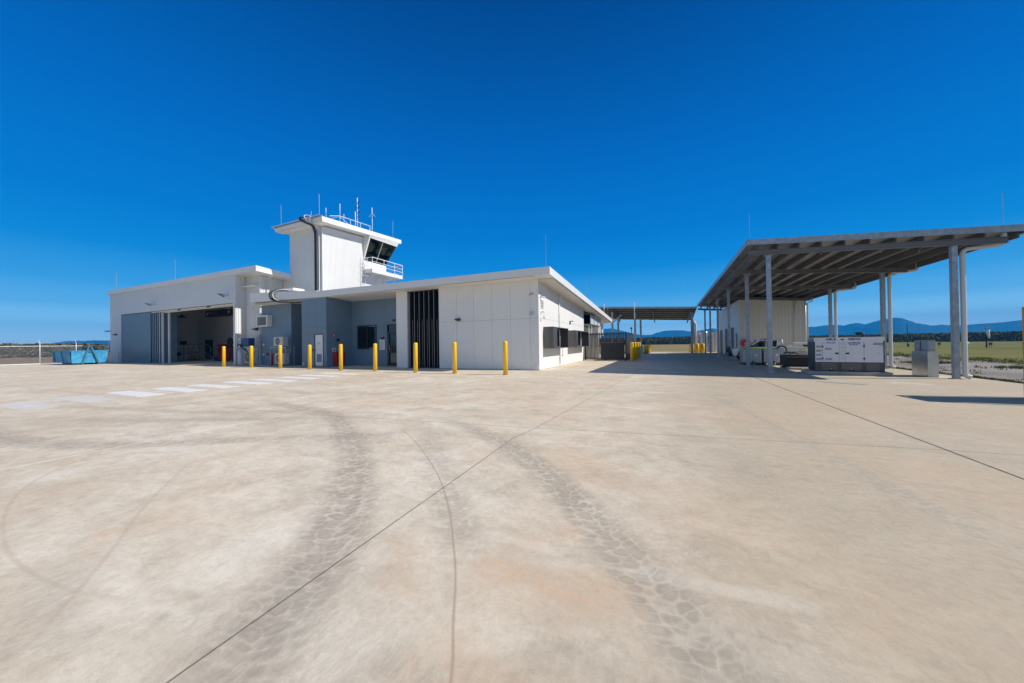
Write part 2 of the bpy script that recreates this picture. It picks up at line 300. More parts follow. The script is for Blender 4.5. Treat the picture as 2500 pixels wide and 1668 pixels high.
# ------------------------------------------------------------------ mesh helpers
class MB:
    def __init__(s): s.v = []; s.f = []; s.uv = {}; s.mi = []; s.smooth = []; s.cur = 0; s.fade = None
    def face(s, pts, uvs=None, smooth=False):
        i = len(s.v); s.v += [tuple(p) for p in pts]; s.f.append(tuple(range(i, i+len(pts)))); s.mi.append(s.cur); s.smooth.append(smooth)
        if uvs: s.uv[len(s.f)-1] = uvs
        return s
    def hexa(s, b, t):
        """b, t: four bottom and four top points, counter-clockwise seen from above"""
        i = len(s.v); s.v += [tuple(p) for p in b] + [tuple(p) for p in t]
        for q in ((3, 2, 1, 0), (4, 5, 6, 7), (0, 1, 5, 4), (1, 2, 6, 5), (2, 3, 7, 6), (3, 0, 4, 7)):
            s.f.append(tuple(i+k for k in q)); s.mi.append(s.cur); s.smooth.append(False)
        return s
    def box(s, x0, x1, y0, y1, z0, z1):
        return s.hexa([(x0, y0, z0), (x1, y0, z0), (x1, y1, z0), (x0, y1, z0)], [(x0, y0, z1), (x1, y0, z1), (x1, y1, z1), (x0, y1, z1)])
    def prism(s, poly, axis, a, b):
        """extrude a 2D polygon along an axis; for axis x poly is (y,z), y: (x,z), z: (x,y)"""
        def P(p, t): return {'x': (t, p[0], p[1]), 'y': (p[0], t, p[1]), 'z': (p[0], p[1], t)}[axis]
        n = len(poly); i = len(s.v)
        s.v += [P(p, a) for p in poly] + [P(p, b) for p in poly]
        s.f.append(tuple(range(i, i+n))); s.f.append(tuple(reversed(range(i+n, i+2*n))))
        for k in range(n): s.f.append((i+k, i+n+k, i+n+(k+1) % n, i+(k+1) % n))
        s.mi += [s.cur]*(n+2); s.smooth += [False]*(n+2)
        return s
    def tube(s, pts, r, n=8, caps=True, r1=None):
        pts = [Vector(p) for p in pts]; rings = []
        up = None
        for k, p in enumerate(pts):
            d = (pts[min(k+1, len(pts)-1)] - pts[max(k-1, 0)]).normalized()
            if up is None:
                up = Vector((0, 0, 1)) if abs(d.z) < 0.9 else Vector((1, 0, 0))
            a = d.cross(up).normalized(); up = a.cross(d).normalized()
            rr = r if r1 is None else r + (r1-r)*k/(len(pts)-1)
            i = len(s.v)
            for j in range(n):
                w = 2*math.pi*j/n; s.v.append(tuple(p + a*math.cos(w)*rr + up*math.sin(w)*rr))
            rings.append(i)
        for q in range(len(rings)-1):
            for j in range(n):
                s.f.append((rings[q]+j, rings[q]+(j+1) % n, rings[q+1]+(j+1) % n, rings[q+1]+j)); s.mi.append(s.cur); s.smooth.append(n > 6)
        if caps:
            s.f.append(tuple(reversed(range(rings[0], rings[0]+n)))); s.f.append(tuple(range(rings[-1], rings[-1]+n))); s.mi += [s.cur]*2; s.smooth += [False]*2
        return s
    def bar(s, p, q, w, d=None):
        d = d or w; p = Vector(p); q = Vector(q); a = (q-p).normalized()
        up = Vector((0, 0, 1)) if abs(a.z) < 0.9 else Vector((0, 1, 0))
        u = a.cross(up).normalized(); v = u.cross(a).normalized()
        c = [u*sx*w/2 + v*sy*d/2 for sx, sy in ((-1, -1), (1, -1), (1, 1), (-1, 1))]
        return s.hexa([p+k for k in c], [q+k for k in c])
    def disc(s, c, axis, r, t, n=24, r2=None):
        c = Vector(c); a = {'x': Vector((1, 0, 0)), 'y': Vector((0, 1, 0)), 'z': Vector((0, 0, 1))}[axis]
        return s.tube([c - a*t/2, c + a*t/2], r, n, True, r2)
    def ring(s, c, axis, ro, ri, t, n=24):
        c = Vector(c); ax = {'x': 0, 'y': 1, 'z': 2}[axis]; o = [k for k in range(3) if k != ax]; i = len(s.v)
        for j in range(n):
            w = 2*math.pi*j/n
            for rr in (ro, ri):
                for tt in (-t/2, t/2):
                    p = list(c); p[o[0]] += rr*math.cos(w); p[o[1]] += rr*math.sin(w); p[ax] += tt; s.v.append(tuple(p))
        for j in range(n):
            a = i+4*j; b = i+4*((j+1) % n)
            for q in ((0, 1), (2, 3), (0, 2), (1, 3)):
                s.f.append((a+q[0], a+q[1], b+q[1], b+q[0])); s.mi.append(s.cur); s.smooth.append(False)
        return s
    def lathe(s, c, prof, n=20):
        c = Vector(c); rings = []
        for r, z in prof:
            i = len(s.v); rings.append(i)
            for j in range(n):
                w = 2*math.pi*j/n; s.v.append((c.x + r*math.cos(w), c.y + r*math.sin(w), c.z+z))
        for q in range(len(rings)-1):
            for j in range(n):
                s.f.append((rings[q]+j, rings[q]+(j+1) % n, rings[q+1]+(j+1) % n, rings[q+1]+j)); s.mi.append(s.cur); s.smooth.append(True)
        s.f.append(tuple(reversed(range(rings[0], rings[0]+n)))); s.f.append(tuple(range(rings[-1], rings[-1]+n))); s.mi += [s.cur]*2; s.smooth += [False]*2
        return s
    def wall(s, axis, c0, c1, a0, a1, z0, z1, holes=(), top=None):
        """wall slab between planes c0 (front) and c1 (back) of one axis, running along the other, with rectangular holes (a,b,z,z')"""
        As = sorted({a0, a1, *[h[0] for h in holes], *[h[1] for h in holes]}); Zs = sorted({z0, z1, *[h[2] for h in holes], *[h[3] for h in holes]})
        As = [a for a in As if a0 <= a <= a1]; Zs = [z for z in Zs if z0 <= z <= z1]
        def solid(i, j):
            if not (0 <= i < len(As)-1 and 0 <= j < len(Zs)-1): return False
            a = (As[i]+As[i+1])/2; z = (Zs[j]+Zs[j+1])/2
            return not any(h[0] < a < h[1] and h[2] < z < h[3] for h in holes)
        def zt(a, z): return top(a) if (top and abs(z-z1) < 1e-6) else z
        def P(a, c, z): z = zt(a, z); return (a, c, z) if axis == 'y' else (c, a, z)
        for i in range(len(As)-1):
            for j in range(len(Zs)-1):
                if not solid(i, j): continue
                A, B, C, D = As[i], As[i+1], Zs[j], Zs[j+1]
                s.face([P(A, c0, C), P(B, c0, C), P(B, c0, D), P(A, c0, D)]); s.face([P(A, c1, C), P(A, c1, D), P(B, c1, D), P(B, c1, C)])
                if not solid(i-1, j): s.face([P(A, c0, C), P(A, c0, D), P(A, c1, D), P(A, c1, C)])
                if not solid(i+1, j): s.face([P(B, c0, C), P(B, c1, C), P(B, c1, D), P(B, c0, D)])
                if not solid(i, j-1): s.face([P(A, c0, C), P(A, c1, C), P(B, c1, C), P(B, c0, C)])
                if not solid(i, j+1): s.face([P(A, c0, D), P(B, c0, D), P(B, c1, D), P(A, c1, D)])
        return s
    def ribs(s, p0, p1, z0, z1, nrm, pitch=0.2, h=0.03, w=0.05, base=0.0, top=None):
        """ribbed steel cladding as one folded sheet from p0 to p1 (xy) facing nrm"""
        p0 = Vector(p0).to_3d(); p1 = Vector(p1).to_3d(); d = p1-p0; L = d.length; d.normalize(); nr = Vector((*nrm, 0)); prof = []
        n = max(1, int(L/pitch)); st = L/n
        for k in range(n):
            x = k*st; prof += [(x, 0), (x+st*0.5-w, 0), (x+st*0.5-w*0.6, h), (x+st*0.5+w*0.6, h), (x+st*0.5+w, 0)]
        prof.append((L, 0))
        Q = [(p0 + d*x + nr*(base+y), x) for x, y in prof]
        for (a, xa), (b, xb) in zip(Q, Q[1:]):
            ta = top(xa) if top else z1; tb = top(xb) if top else z1
            s.face([(a.x, a.y, z0), (b.x, b.y, z0), (b.x, b.y, tb), (a.x, a.y, ta)])
        return s
    def build(s, name, m, parent=None, loc=None, bevel=0):
        ro = parent
        while ro is not None and ro.parent is not None: ro = ro.parent
        org = Vector(ro['_o']) if ro is not None else Vector(loc or (0, 0, 0))
        me = bpy.data.meshes.new(name)
        me.from_pydata([tuple(Vector(v)-org) for v in s.v], [], s.f)
        for mm in (m if isinstance(m, (list, tuple)) else [m]): me.materials.append(mm)
        me.polygons.foreach_set('material_index', s.mi); me.polygons.foreach_set('use_smooth', s.smooth)
        if s.uv:
            ul = me.uv_layers.new(name='UVMap')
            for fi, uvs in s.uv.items():
                for li, uv in zip(me.polygons[fi].loop_indices, uvs): ul.data[li].uv = uv
        if s.fade:
            at = me.attributes.new('fade', 'FLOAT', 'POINT')
            for i, f in enumerate(s.fade): at.data[i].value = f
        me.update()
        o = bpy.data.objects.new(name, me); COL.objects.link(o)
        if ro is not None: o.parent = parent
        else: o.location = org; o['_o'] = tuple(org)
        if bevel:
            mod = o.modifiers.new('bevel', 'BEVEL'); mod.width = bevel; mod.segments = 2; mod.limit_method = 'ANGLE'
        return o
def tag(o, label=None, cat=None, group=None, kind=None):
    if label: o['label'] = label
    if cat: o['category'] = cat
    if group: o['group'] = group
    if kind: o['kind'] = kind
    return o
def thing(name, loc, label, cat, group=None):
    o = bpy.data.objects.new(name, None); COL.objects.link(o); o.location = loc; o['_o'] = tuple(loc); o.empty_display_size = 0.2
    return tag(o, label, cat, group)
def copy_tree(o, parent=None):
    c = o.copy(); COL.objects.link(c)
    if parent is not None: c.parent = parent
    for ch in list(o.children): copy_tree(ch, c)
    return c
def place(o, loc, rz=0.0, label=None):
    o.location = loc; o.rotation_euler.z = rz
    if label: o['label'] = label
    return o
def text(s, size, p, m, parent, name='lettering', rot=(math.pi/2, 0, 0), align='CENTER', ext=0.001, bold=0.0, sx=1.0):
    cu = bpy.data.curves.new(name, 'FONT'); cu.body = s; cu.size = size; cu.align_x = align; cu.extrude = ext; cu.offset = bold; cu.space_character = 1.05; cu.resolution_u = 3
    tmp = bpy.data.objects.new(name, cu); COL.objects.link(tmp)
    bpy.context.view_layer.update()
    me = bpy.data.meshes.new_from_object(tmp.evaluated_get(bpy.context.evaluated_depsgraph_get()))
    bpy.data.objects.remove(tmp)
    me.materials.clear(); me.materials.append(m)
    ro = parent
    while ro.parent is not None: ro = ro.parent
    R = Matrix.Translation(Vector(p)-Vector(ro['_o'])) @ (Matrix.Rotation(rot[2], 4, 'Z') @ Matrix.Rotation(rot[0], 4, 'X')) @ Matrix.Diagonal((sx, 1, 1, 1))
    me.transform(R)
    o = bpy.data.objects.new(name, me); COL.objects.link(o); o.parent = parent
    return o
def smooth(pts, n=10):
    out = []; P = [Vector(p) for p in pts]
    for i in range(len(P)-1):
        p0, p1, p2, p3 = P[max(i-1, 0)], P[i], P[i+1], P[min(i+2, len(P)-1)]
        for k in range(n):
            t = k/n; out.append(0.5*((2*p1)+(-p0+p2)*t+(2*p0-5*p1+4*p2-p3)*t*t+(-p0+3*p1-3*p2+p3)*t**3))
    out.append(P[-1]); return out

# ================================================================== SETTING
# ---- ground
g = MB(); g.face([(-3800, -1500, -0.03), (3800, -1500, -0.03), (3800, 3800, -0.03), (-3800, 3800, -0.03)])
tag(g.build('ground', M['field']), kind='structure')
g = MB()
ys = [-12, 0, 10, 20, 30, 45, 60, 80, 110]
for a, b in zip(ys, ys[1:]):
    w0 = 14.9 + 0.02*a + 0.5*math.sin(a*0.21); w1 = 14.9 + 0.02*b + 0.5*math.sin(b*0.21)
    g.face([(8.2, a, -0.012), (w0, a, -0.012), (w1, b, -0.012), (8.2, b, -0.012)])
tag(g.build('gravel_path', M['gravel']), kind='structure')
g = MB(); g.box(60, 3000, 190, 214, -0.03, -0.015)
tag(g.build('runway', mat('pale_runway', (0.45, 0.43, 0.38), 0.8)), kind='structure')

# ---- concrete apron: one surface, finer near the camera, carrying fields for its tyre marks, joints and faded pads
import numpy as np
def spans(*sp):
    out = []
    for a, b, st in sp: out += list(np.arange(a, b-1e-6, st))
    return np.array(out+[sp[-1][1]])
GX = spans((-58, -20, 2.0), (-20, -9, 0.3), (-9, 5, 0.06), (5, 8.74, 0.2)); GY = spans((-12, 0, 1.5), (0, 6.5, 0.06), (6.5, 16, 0.18), (16, 49.2, 1.6))
XX, YY = np.meshgrid(GX, GY); PT = np.stack([XX.ravel(), YY.ravel()], 1)
def curve(pts, n=8):
    return np.array([tuple(p)[:2] for p in smooth([(*p, 0) for p in pts], n)]) if n > 1 else np.array(pts, float)
def dist(P, C):
    """distance, signed side offset and arc length of the nearest point on polyline C"""
    best = np.full(len(P), 1e9); off = np.zeros(len(P)); s = np.zeros(len(P)); acc = 0.0
    for a, b in zip(C, C[1:]):
        d = b-a; L = np.hypot(*d)
        if L < 1e-9: continue
        d = d/L; r = P-a; tt = np.clip(r@d, 0, L); q = r-tt[:, None]*d; dd = np.hypot(q[:, 0], q[:, 1]); side = r@np.array([-d[1], d[0]])
        m = dd < best; best[m] = dd[m]; off[m] = (np.sign(side)*dd)[m]; s[m] = (acc+tt)[m]; acc += L
    return best, off, s, acc
F = {k: np.zeros(len(PT)) for k in ('tu_a', 'tv_a', 'tm_a', 'tu_b', 'tv_b', 'tm_b', 'smear')}
def track(k, pts, w, w1, strength, fi=0.8, fo=0.8):
    C = curve(pts); d, off, s, L = dist(PT, C); ww = w+(w1-w)*s/L
    m = strength*np.clip(s/fi, 0, 1)*np.clip((L-s)/fo, 0, 1)*(d < ww*0.62)
    sel = (d/ww < 0.62) & (m >= F['tm_'+k]*0.999)
    near = (d < ww*0.9) & ((m > 0) | (F['tm_'+k] == 0))
    for q, val in (('tu_', off/ww+0.5), ('tv_', s)): F[q+k][near & (sel | (F['tm_'+k] == 0))] = val[near & (sel | (F['tm_'+k] == 0))]
    F['tm_'+k] = np.maximum(F['tm_'+k], m)
track('a', [(-9.5, 5.2), (-7.9, 4.95), (-6.1, 4.6), (-5.0, 4.1), (-4.13, 3.51), (-3.32, 2.91), (-2.73, 2.34), (-2.3, 1.9), (-1.98, 1.5), (-1.78, 1.15), (-1.6, 0.8), (-1.5, 0.4)], 0.44, 0.60, 1.0, 2.2, 0.3)
track('a', [(-3.6, 4.95), (-2.5, 4.4), (-1.8, 3.88), (-1.33, 3.45), (-0.92, 3.0), (-0.62, 2.62), (-0.40, 2.35), (-0.2, 2.1), (0.0, 1.8), (0.18, 1.5), (0.40, 1.1), (0.6, 0.7)], 0.42, 0.52, 0.95, 1.2, 1.1)
track('a', [(-14, 1.5), (-10.5, 1.6), (-8.0, 1.75), (-7.1, 1.95)], 0.6, 0.5, 0.6, 1, 1)
track('b', [(-3.9, 4.6), (-3.05, 3.9), (-2.4, 3.25), (-1.9, 2.65), (-1.45, 2.15), (-1.1, 1.75), (-0.85, 1.4)], 0.42, 0.40, 0.55)
track('b', [(-12, 1.25), (-8.5, 1.55), (-6.6, 2.1), (-5.4, 2.85), (-4.45, 3.35), (-3.2, 4.1)], 0.55, 0.45, 0.75, 1.5, 0.8)
track('b', [(-13.5, 2.9), (-10.0, 3.45), (-8.0, 3.95), (-6.2, 4.8)], 0.5, 0.4, 0.6, 2, 1)
track('b', [(-11.0, 2.3), (-8.8, 2.85), (-7.2, 3.55), (-5.2, 4.45)], 0.5, 0.4, 0.6, 2, 1)
track('b', [(0.4, 10.6), (0.95, 8.8), (1.3, 7.4), (1.45, 5.8), (1.62, 4.6), (1.72, 3.87), (1.82, 3.3), (2.1, 2.6)], 0.34, 0.3, 0.5, 2, 1)
def smear(pts, w, k):
    C = curve(pts); d, off, s, L = dist(PT, C)
    F['smear'] = np.maximum(F['smear'], k*np.exp(-(d/(w*0.5))**2)*np.clip(0.25+s/(0.5*L), 0, 1)*np.clip(0.25+(L-s)/(0.4*L), 0, 1))
for a_ in (([(-14, 1.7), (-10.4, 2.0), (-8.6, 2.9), (-7.4, 3.6), (-5.0, 4.2)], 0.9, 0.5), ([(-0.4, 8.4), (0.1, 7.0), (0.3, 5.6), (0.6, 4.2), (1.0, 3.0), (1.5, 2.0)], 0.5, 0.35),
           ([(-0.2, 10.5), (-0.9, 9.6), (-1.7, 9.0)], 0.5, 0.5), ([(0.5, 9.6), (-0.2, 8.3), (-1.0, 7.6)], 0.35, 0.55), ([(1.6, 9.4), (1.0, 8.2), (0.5, 7.6)], 0.35, 0.5),
           ([(3.4, 9.6), (3.7, 8.2), (3.8, 7.0), (4.3, 6.0), (5.2, 5.0)], 0.4, 0.4), ([(-2.1, 1.6), (-1.7, 1.1), (-1.45, 0.7), (-1.3, 0.2)], 0.75, 0.95), ([(-1.5, 1.3), (-1.0, 0.95), (-0.5, 0.75), (0.1, 0.6)], 0.6, 0.8),
           ([(-0.9, 2.0), (-0.4, 1.5), (0.2, 1.2), (0.9, 0.95)], 0.45, 0.35), ([(0.0, 1.9), (0.25, 1.45), (0.5, 1.1), (0.7, 0.7)], 0.6, 0.8), ([(1.2, 2.3), (1.3, 1.7), (1.35, 1.2), (1.4, 0.8)], 0.5, 0.55),
           ([(-2.3, 1.9), (-1.5, 1.55), (-1.2, 1.5)], 0.4, 0.4), ([(-3.5, 0.95), (-3.0, 0.7), (-2.5, 0.55)], 0.28, 0.8), ([(2.6, 3.3), (2.5, 2.4), (2.3, 1.7), (2.2, 1.2)], 0.6, 0.45), ([(-9, 3.2), (-6.5, 3.6), (-4.8, 3.9)], 0.7, 0.4)): smear(*a_)
def rustf(pts, w, k):
    d, off, s, L = dist(PT, curve(pts)); F['rust'] = np.maximum(F['rust'], k*np.exp(-(d/(w*0.5))**2))
F['rust'] = np.zeros(len(PT))
for r_ in (([(-0.95, 1.75), (-0.5, 1.72), (-0.2, 1.85)], 0.32, 1.0), ([(-0.9, 1.95), (-0.6, 2.3), (-0.2, 2.3)], 0.2, 0.6), ([(-0.85, 1.12), (-0.4, 1.02), (0.1, 0.95)], 0.30, 0.9), ([(-1.6, 1.75), (-1.25, 1.4)], 0.3, 0.6),
           ([(0.3, 2.9), (0.9, 2.4), (1.4, 1.7)], 0.9, 0.45), ([(-1.2, 3.9), (-0.6, 3.4), (0.2, 3.2)], 0.8, 0.35), ([(-5.2, 2.9), (-4.2, 2.2), (-3.4, 1.5)], 0.9, 0.40), ([(2.0, 5.0), (2.6, 3.6), (3.0, 2.5)], 1.0, 0.5), ([(-3, 8), (1, 7), (4, 9)], 2.5, 0.45), ([(-3.6, 1.05), (-3.2, 0.85)], 0.15, 0.8)): rustf(*r_)
def sfield(name, pts, n=8, fade=0.0):
    d, off, s, L = dist(PT, curve(pts, n)); F['d_'+name] = off
    F['m_'+name] = np.clip(s/fade, 0, 1)*np.clip((L-s)/fade, 0, 1) if fade else np.ones(len(PT))
sfield('arc', [(-3.9, 4.25), (-3.2, 3.75), (-2.69, 3.34), (-2.06, 2.78), (-1.58, 2.26), (-1.26, 1.85), (-1.08, 1.6), (-0.92, 1.34), (-0.77, 1.1), (-0.6, 0.7), (-0.45, 0.3)], 8, 0.5)
sfield('fa', [(-6.6, 2.0), (-6.2, 1.55), (-5.62, 1.15), (-5.07, 0.93), (-4.49, 0.79), (-3.92, 0.7), (-3.47, 0.68), (-3.15, 0.69), (-2.82, 0.73), (-2.4, 0.85)], 8, 0.6)
sfield('fb', [(-4.9, 2.05), (-3.9, 1.35), (-3.3, 1.0), (-2.9, 0.75), (-2.6, 0.55), (-2.4, 0.4)], 8, 0.4)
sfield('fc', [(1.8, 10.0), (2.2, 9.5), (3.4, 7.6), (4.6, 6.9), (6.5, 6.3), (8.5, 6.1)], 8, 0.8)
sfield('fd', [(-4.5, 13.0), (-2.6, 10.5), (-2.0, 8.2), (-2.6, 6.4), (-4.6, 5.4)], 8, 1.0)
sfield('fe', [(0.8, 9.4), (1.0, 8.5), (1.5, 6), (1.9, 4.2), (2.4, 2.6), (2.9, 1.6), (3.2, 1.0)], 8, 1.0)
sfield('ja', [(-1.70, -12), (-1.76, 0.67), (-1.93, 4.27), (-1.85, 4.92), (-1.55, 10), (-1.3, 14.4), (-0.9, 30), (-0.6, 49.3)], 1)
sfield('jb', [(-59, 3.9), (-23, 4.02), (-6.57, 4.33), (-1.85, 4.92), (2.78, 5.6), (8.9, 6.1)], 1)
sfield('light', [(-6.5, -12.5), (-6.56, 1.14), (-6.57, 4.33), (-6.45, 9.25), (-6.3, 15.4)], 1)
sfield('wide', [(2.95, -12.5), (2.87, 4.7), (2.69, 13.9), (2.5, 30)], 1)
def rects(rs):
    out = np.full(len(PT), 1e3)
    for cx, cy, hx, hy, rot in rs:
        c_, s_ = math.cos(rot), math.sin(rot); q = PT-np.array([cx, cy]); a = np.abs(q@np.array([c_, s_]))-hx; b = np.abs(q@np.array([-s_, c_]))-hy
        out = np.minimum(out, np.maximum(a, b))
    return out
F['d_blue'] = rects([(-13.9, 3.67, 1.1, 0.25, 0), (-13.7, 2.73, 1.1, 0.24, 0), (6.2, 13.6, 0.35, 0.10, -0.5)])
F['d_pale'] = rects([(-0.79, 2.05, 0.2, 0.03, 0), (0.2, 2.06, 0.42, 0.04, 0.08)])
nx, ny = len(GX), len(GY)
V = [(float(x), float(y), 0.0) for x, y in PT]; Q = [(j*nx+i, j*nx+i+1, (j+1)*nx+i+1, (j+1)*nx+i) for j in range(ny-1) for i in range(nx-1)]
ext = len(V); V += [(8.74, -12, -0.12), (8.74, 49.2, -0.12), (-58, 49.2, -0.12)]
rim = [j*nx+nx-1 for j in range(ny)]; Q.append(tuple(rim+[ext+1, ext])); Q.append(tuple([(ny-1)*nx+i for i in range(nx)][::1]+[ext+1, ext+2]))
me = bpy.data.meshes.new('concrete_apron'); me.from_pydata(V, [], Q); me.materials.append(M['conc'])
for k, arr in F.items():
    at = me.attributes.new(k, 'FLOAT', 'POINT'); at.data.foreach_set('value', np.concatenate([arr, np.full(3, 9.0 if k in ('d_blue', 'd_pale') else arr[-1])]).astype(np.float32))
me.update(); o = bpy.data.objects.new('concrete_apron', me); COL.objects.link(o); tag(o, kind='structure')
# zebra crossing
def paint_mat():
    m, t, b = newmat('worn_white_road_paint')
    geo = nd(t, 'ShaderNodeNewGeometry').outputs['Position']
    n = noise(t, mapping(t, geo, (1, 3, 1)), 4, 8, 0.7)
    c = mix(t, ramp(t, n, [(0.45, 0.0), (0.7, 0.55)]), (0.80, 0.79, 0.77), (0.58, 0.55, 0.50))
    t.links.new(c, b.inputs['Base Color']); b.inputs['Roughness'].default_value = 0.7; return m
z = MB()
for y in (4.33, 5.30, 6.20, 7.24, 8.16, 9.12, 10.08, 11.15):
    z.box(-15.15, -12.9, y+0.02, y+0.56, 0.0005, 0.0055)
    for k in range(4): pass
tag(z.build('crossing_stripes', paint_mat()), kind='structure')

# ---- hills, from the skyline's bearing and elevation, at real distance
def bearing(px): return math.atan((px-1250)/847.0) - math.radians(24.28)     # from +Y towards +X
def hills(name, prof, D, seed):
    rnd = random.Random(seed); m = MB(); cols = []
    step = 3.0; px = prof[0][0]
    while px <= prof[-1][0]:
        for (a, ha), (b, hb) in zip(prof, prof[1:]):
            if a <= px <= b: h = ha+(hb-ha)*(px-a)/(b-a); break
        hor = 867-0.01416*(px+630)
        az = bearing(px); off = math.atan((px-1250)/847.0)
        d = D*(1+0.05*math.sin(px*0.013+seed))
        H = max(2.0, (hor-h)/847.0*math.cos(off)*d + 1.3) + rnd.uniform(-1, 1)*1.2
        u = Vector((math.sin(az), math.cos(az), 0)); row = []
        for k, (dd, hh) in enumerate(((-0.16, 0.0), (-0.12, 0.16), (-0.09, 0.36), (-0.055, 0.62), (-0.025, 0.86), (0, 1.0), (0.05, 0.6), (0.1, 0.1))):
            j = math.sin(px*0.05*(1+0.13*k)+k*1.7+seed)*0.09 + math.sin(px*0.021+k*2.3)*0.07
            hq = H*(hh + (j if 0 < k < 5 else 0)*(1-abs(hh-0.5)))
            row.append(u*(d*(1+dd)) + Vector((0, 0, max(-0.5, hq))))
        cols.append(row); px += step
    for a, b in zip(cols, cols[1:]):
        for k in range(len(a)-1): m.face([a[k], b[k], b[k+1], a[k+1]], smooth=True)
    return tag(m.build(name, M['hill']), kind='structure')
right = [(1380, 822), (1440, 808), (1487, 802), (1500, 803), (1520, 808), (1554, 816), (1567, 818), (1590, 818), (1605, 812), (1627, 807.6), (1650, 806.4), (1670, 807.3), (1685, 809.5), (1700, 809), (1716, 805.6), (1740, 801.8), (1780, 806), (1830, 800), (1880, 803), (1930, 800), (1965, 798), (1990, 798), (2023, 793.5), (2045, 793), (2060, 795), (2092, 788), (2112, 792), (2145, 783), (2185, 775.5), (2206, 777.5), (2237, 788.5), (2275, 795), (2300, 793), (2330, 795), (2365, 793), (2400, 790), (2440, 788), (2470, 784.6), (2500, 781), (2560, 778), (2650, 786), (2800, 790), (3100, 800)]
left = [(-700, 862), (-300, 850), (-100, 846), (0, 841), (20, 842), (60, 847), (100, 845), (130, 838), (160, 833.5), (190, 832), (205, 833.5), (225, 831.5), (262, 832), (330, 838), (400, 846)]
hills('hills_north', right, 3000, 1); hills('hills_west', left, 3000, 5)

# ---- scrub belts (a far mass nobody could count)
def clump(m, c, r, h, n, rnd):
    for _ in range(n):
        a = rnd.uniform(0, 6.283); rr = r*math.sqrt(rnd.random()); zz = rnd.random()**0.8*h
        rr *= math.sqrt(max(0.05, 1-(zz/h)**2.2))
        p = Vector((c[0]+rr*math.cos(a), c[1]+rr*math.sin(a), zz)); s = rnd.uniform(0.12, 0.3)*h*0.6
        d1 = Vector((rnd.uniform(-1, 1), rnd.uniform(-1, 1), rnd.uniform(-0.6, 0.8))).normalized()*s; d2 = Vector((rnd.uniform(-1, 1), rnd.uniform(-1, 1), rnd.uniform(-0.2, 1))).normalized()*s
        m.face([p-d1*0.6-d2*0.4, p+d1*0.7-d2*0.5, p+d1*0.3+d2*0.7, p-d1*0.5+d2*0.5])
def belt(name, az0, az1, d0, d1, n, h0, h1, lf, m_, seed):
    rnd = random.Random(seed); m = MB()
    for k in range(n):
        az = rnd.uniform(az0, az1); d = d0+(d1-d0)*rnd.random()**1.3; h = rnd.uniform(h0, h1)*(1.0+0.3*(d-d0)/(d1-d0))
        clump(m, (d*math.sin(az), d*math.cos(az)), h*rnd.uniform(0.5, 1.0), h, lf, rnd)
    return tag(m.build(name, m_), kind='stuff')
tag(belt('scrub_belt', math.radians(-12), math.radians(12), 190, 280, 1900, 2.9, 3.7, 46, M['leaf'], 3), 'dark green scrub and low trees beyond the grass between the canopies', 'scrub')
tag(belt('tree_belt', math.radians(8), math.radians(46), 185, 300, 3200, 2.4, 3.0, 44, M['leaf'], 4), 'dark green belt of low trees beyond the airfield grass', 'woodland')
tag(belt('bushland', math.radians(-88), math.radians(-74), 118, 200, 1500, 2.1, 2.7, 44, M['leaf_dry'], 5), 'dry brown and green bushland beyond the mesh fence', 'bushland')
# grass along the concrete edge and weeds on the gravel
def tufts():
    rnd = random.Random(11); m = MB()
    def tuft(x, y, h, n, spread):
        for _ in range(n):
            a = rnd.uniform(0, 6.283); q = rnd.uniform(0, spread); px, py = x+q*math.cos(a), y+q*math.sin(a); l = h*rnd.uniform(0.5, 1.1)
            tx, ty = px+rnd.uniform(-.5, .5)*l, py+rnd.uniform(-.5, .5)*l; w = 0.012
            m.face([(px-w, py, -0.012), (px+w, py, -0.012), (tx, ty, l)])
    for _ in range(1500):
        y = rnd.uniform(-3, 40); tuft(8.78+abs(rnd.gauss(0, 0.16)), y, 0.06, 7, 0.07)
    for _ in range(110):
        tuft(rnd.uniform(9.2, 15), rnd.uniform(8, 40), 0.07, 16, 0.2)
    for _ in range(900):
        y = rnd.uniform(-3, 60); tuft(15.0+abs(rnd.gauss(0, 1.4)), y, 0.13, 9, 0.25)
    for cx, cy, r in ((14.0, 20.8, 0.7), (13.2, 21.5, 0.6), (12.2, 25, 0.5)):
        for _ in range(90): tuft(cx+rnd.gauss(0, r), cy+rnd.gauss(0, r*0.7), 0.12, 8, 0.12)
    return m
tag(tufts().build('verge_grass', M['grassblade']), 'short green grass tufts along the concrete edge and gravel', 'grass', kind='stuff')


# ================================================================== MAIN BUILDING
YF, YE = 15.55, 14.85                                # front wall, front fascia
SL = -0.0665                                         # roof falls to the rear
def rz_(z, y): return z + SL*(y-YE)
mb = thing('main_building', (-5.61, YF, 0), 'low white panelled building with flat oversailing roof, dark fin screen and blue-grey recess', 'building')
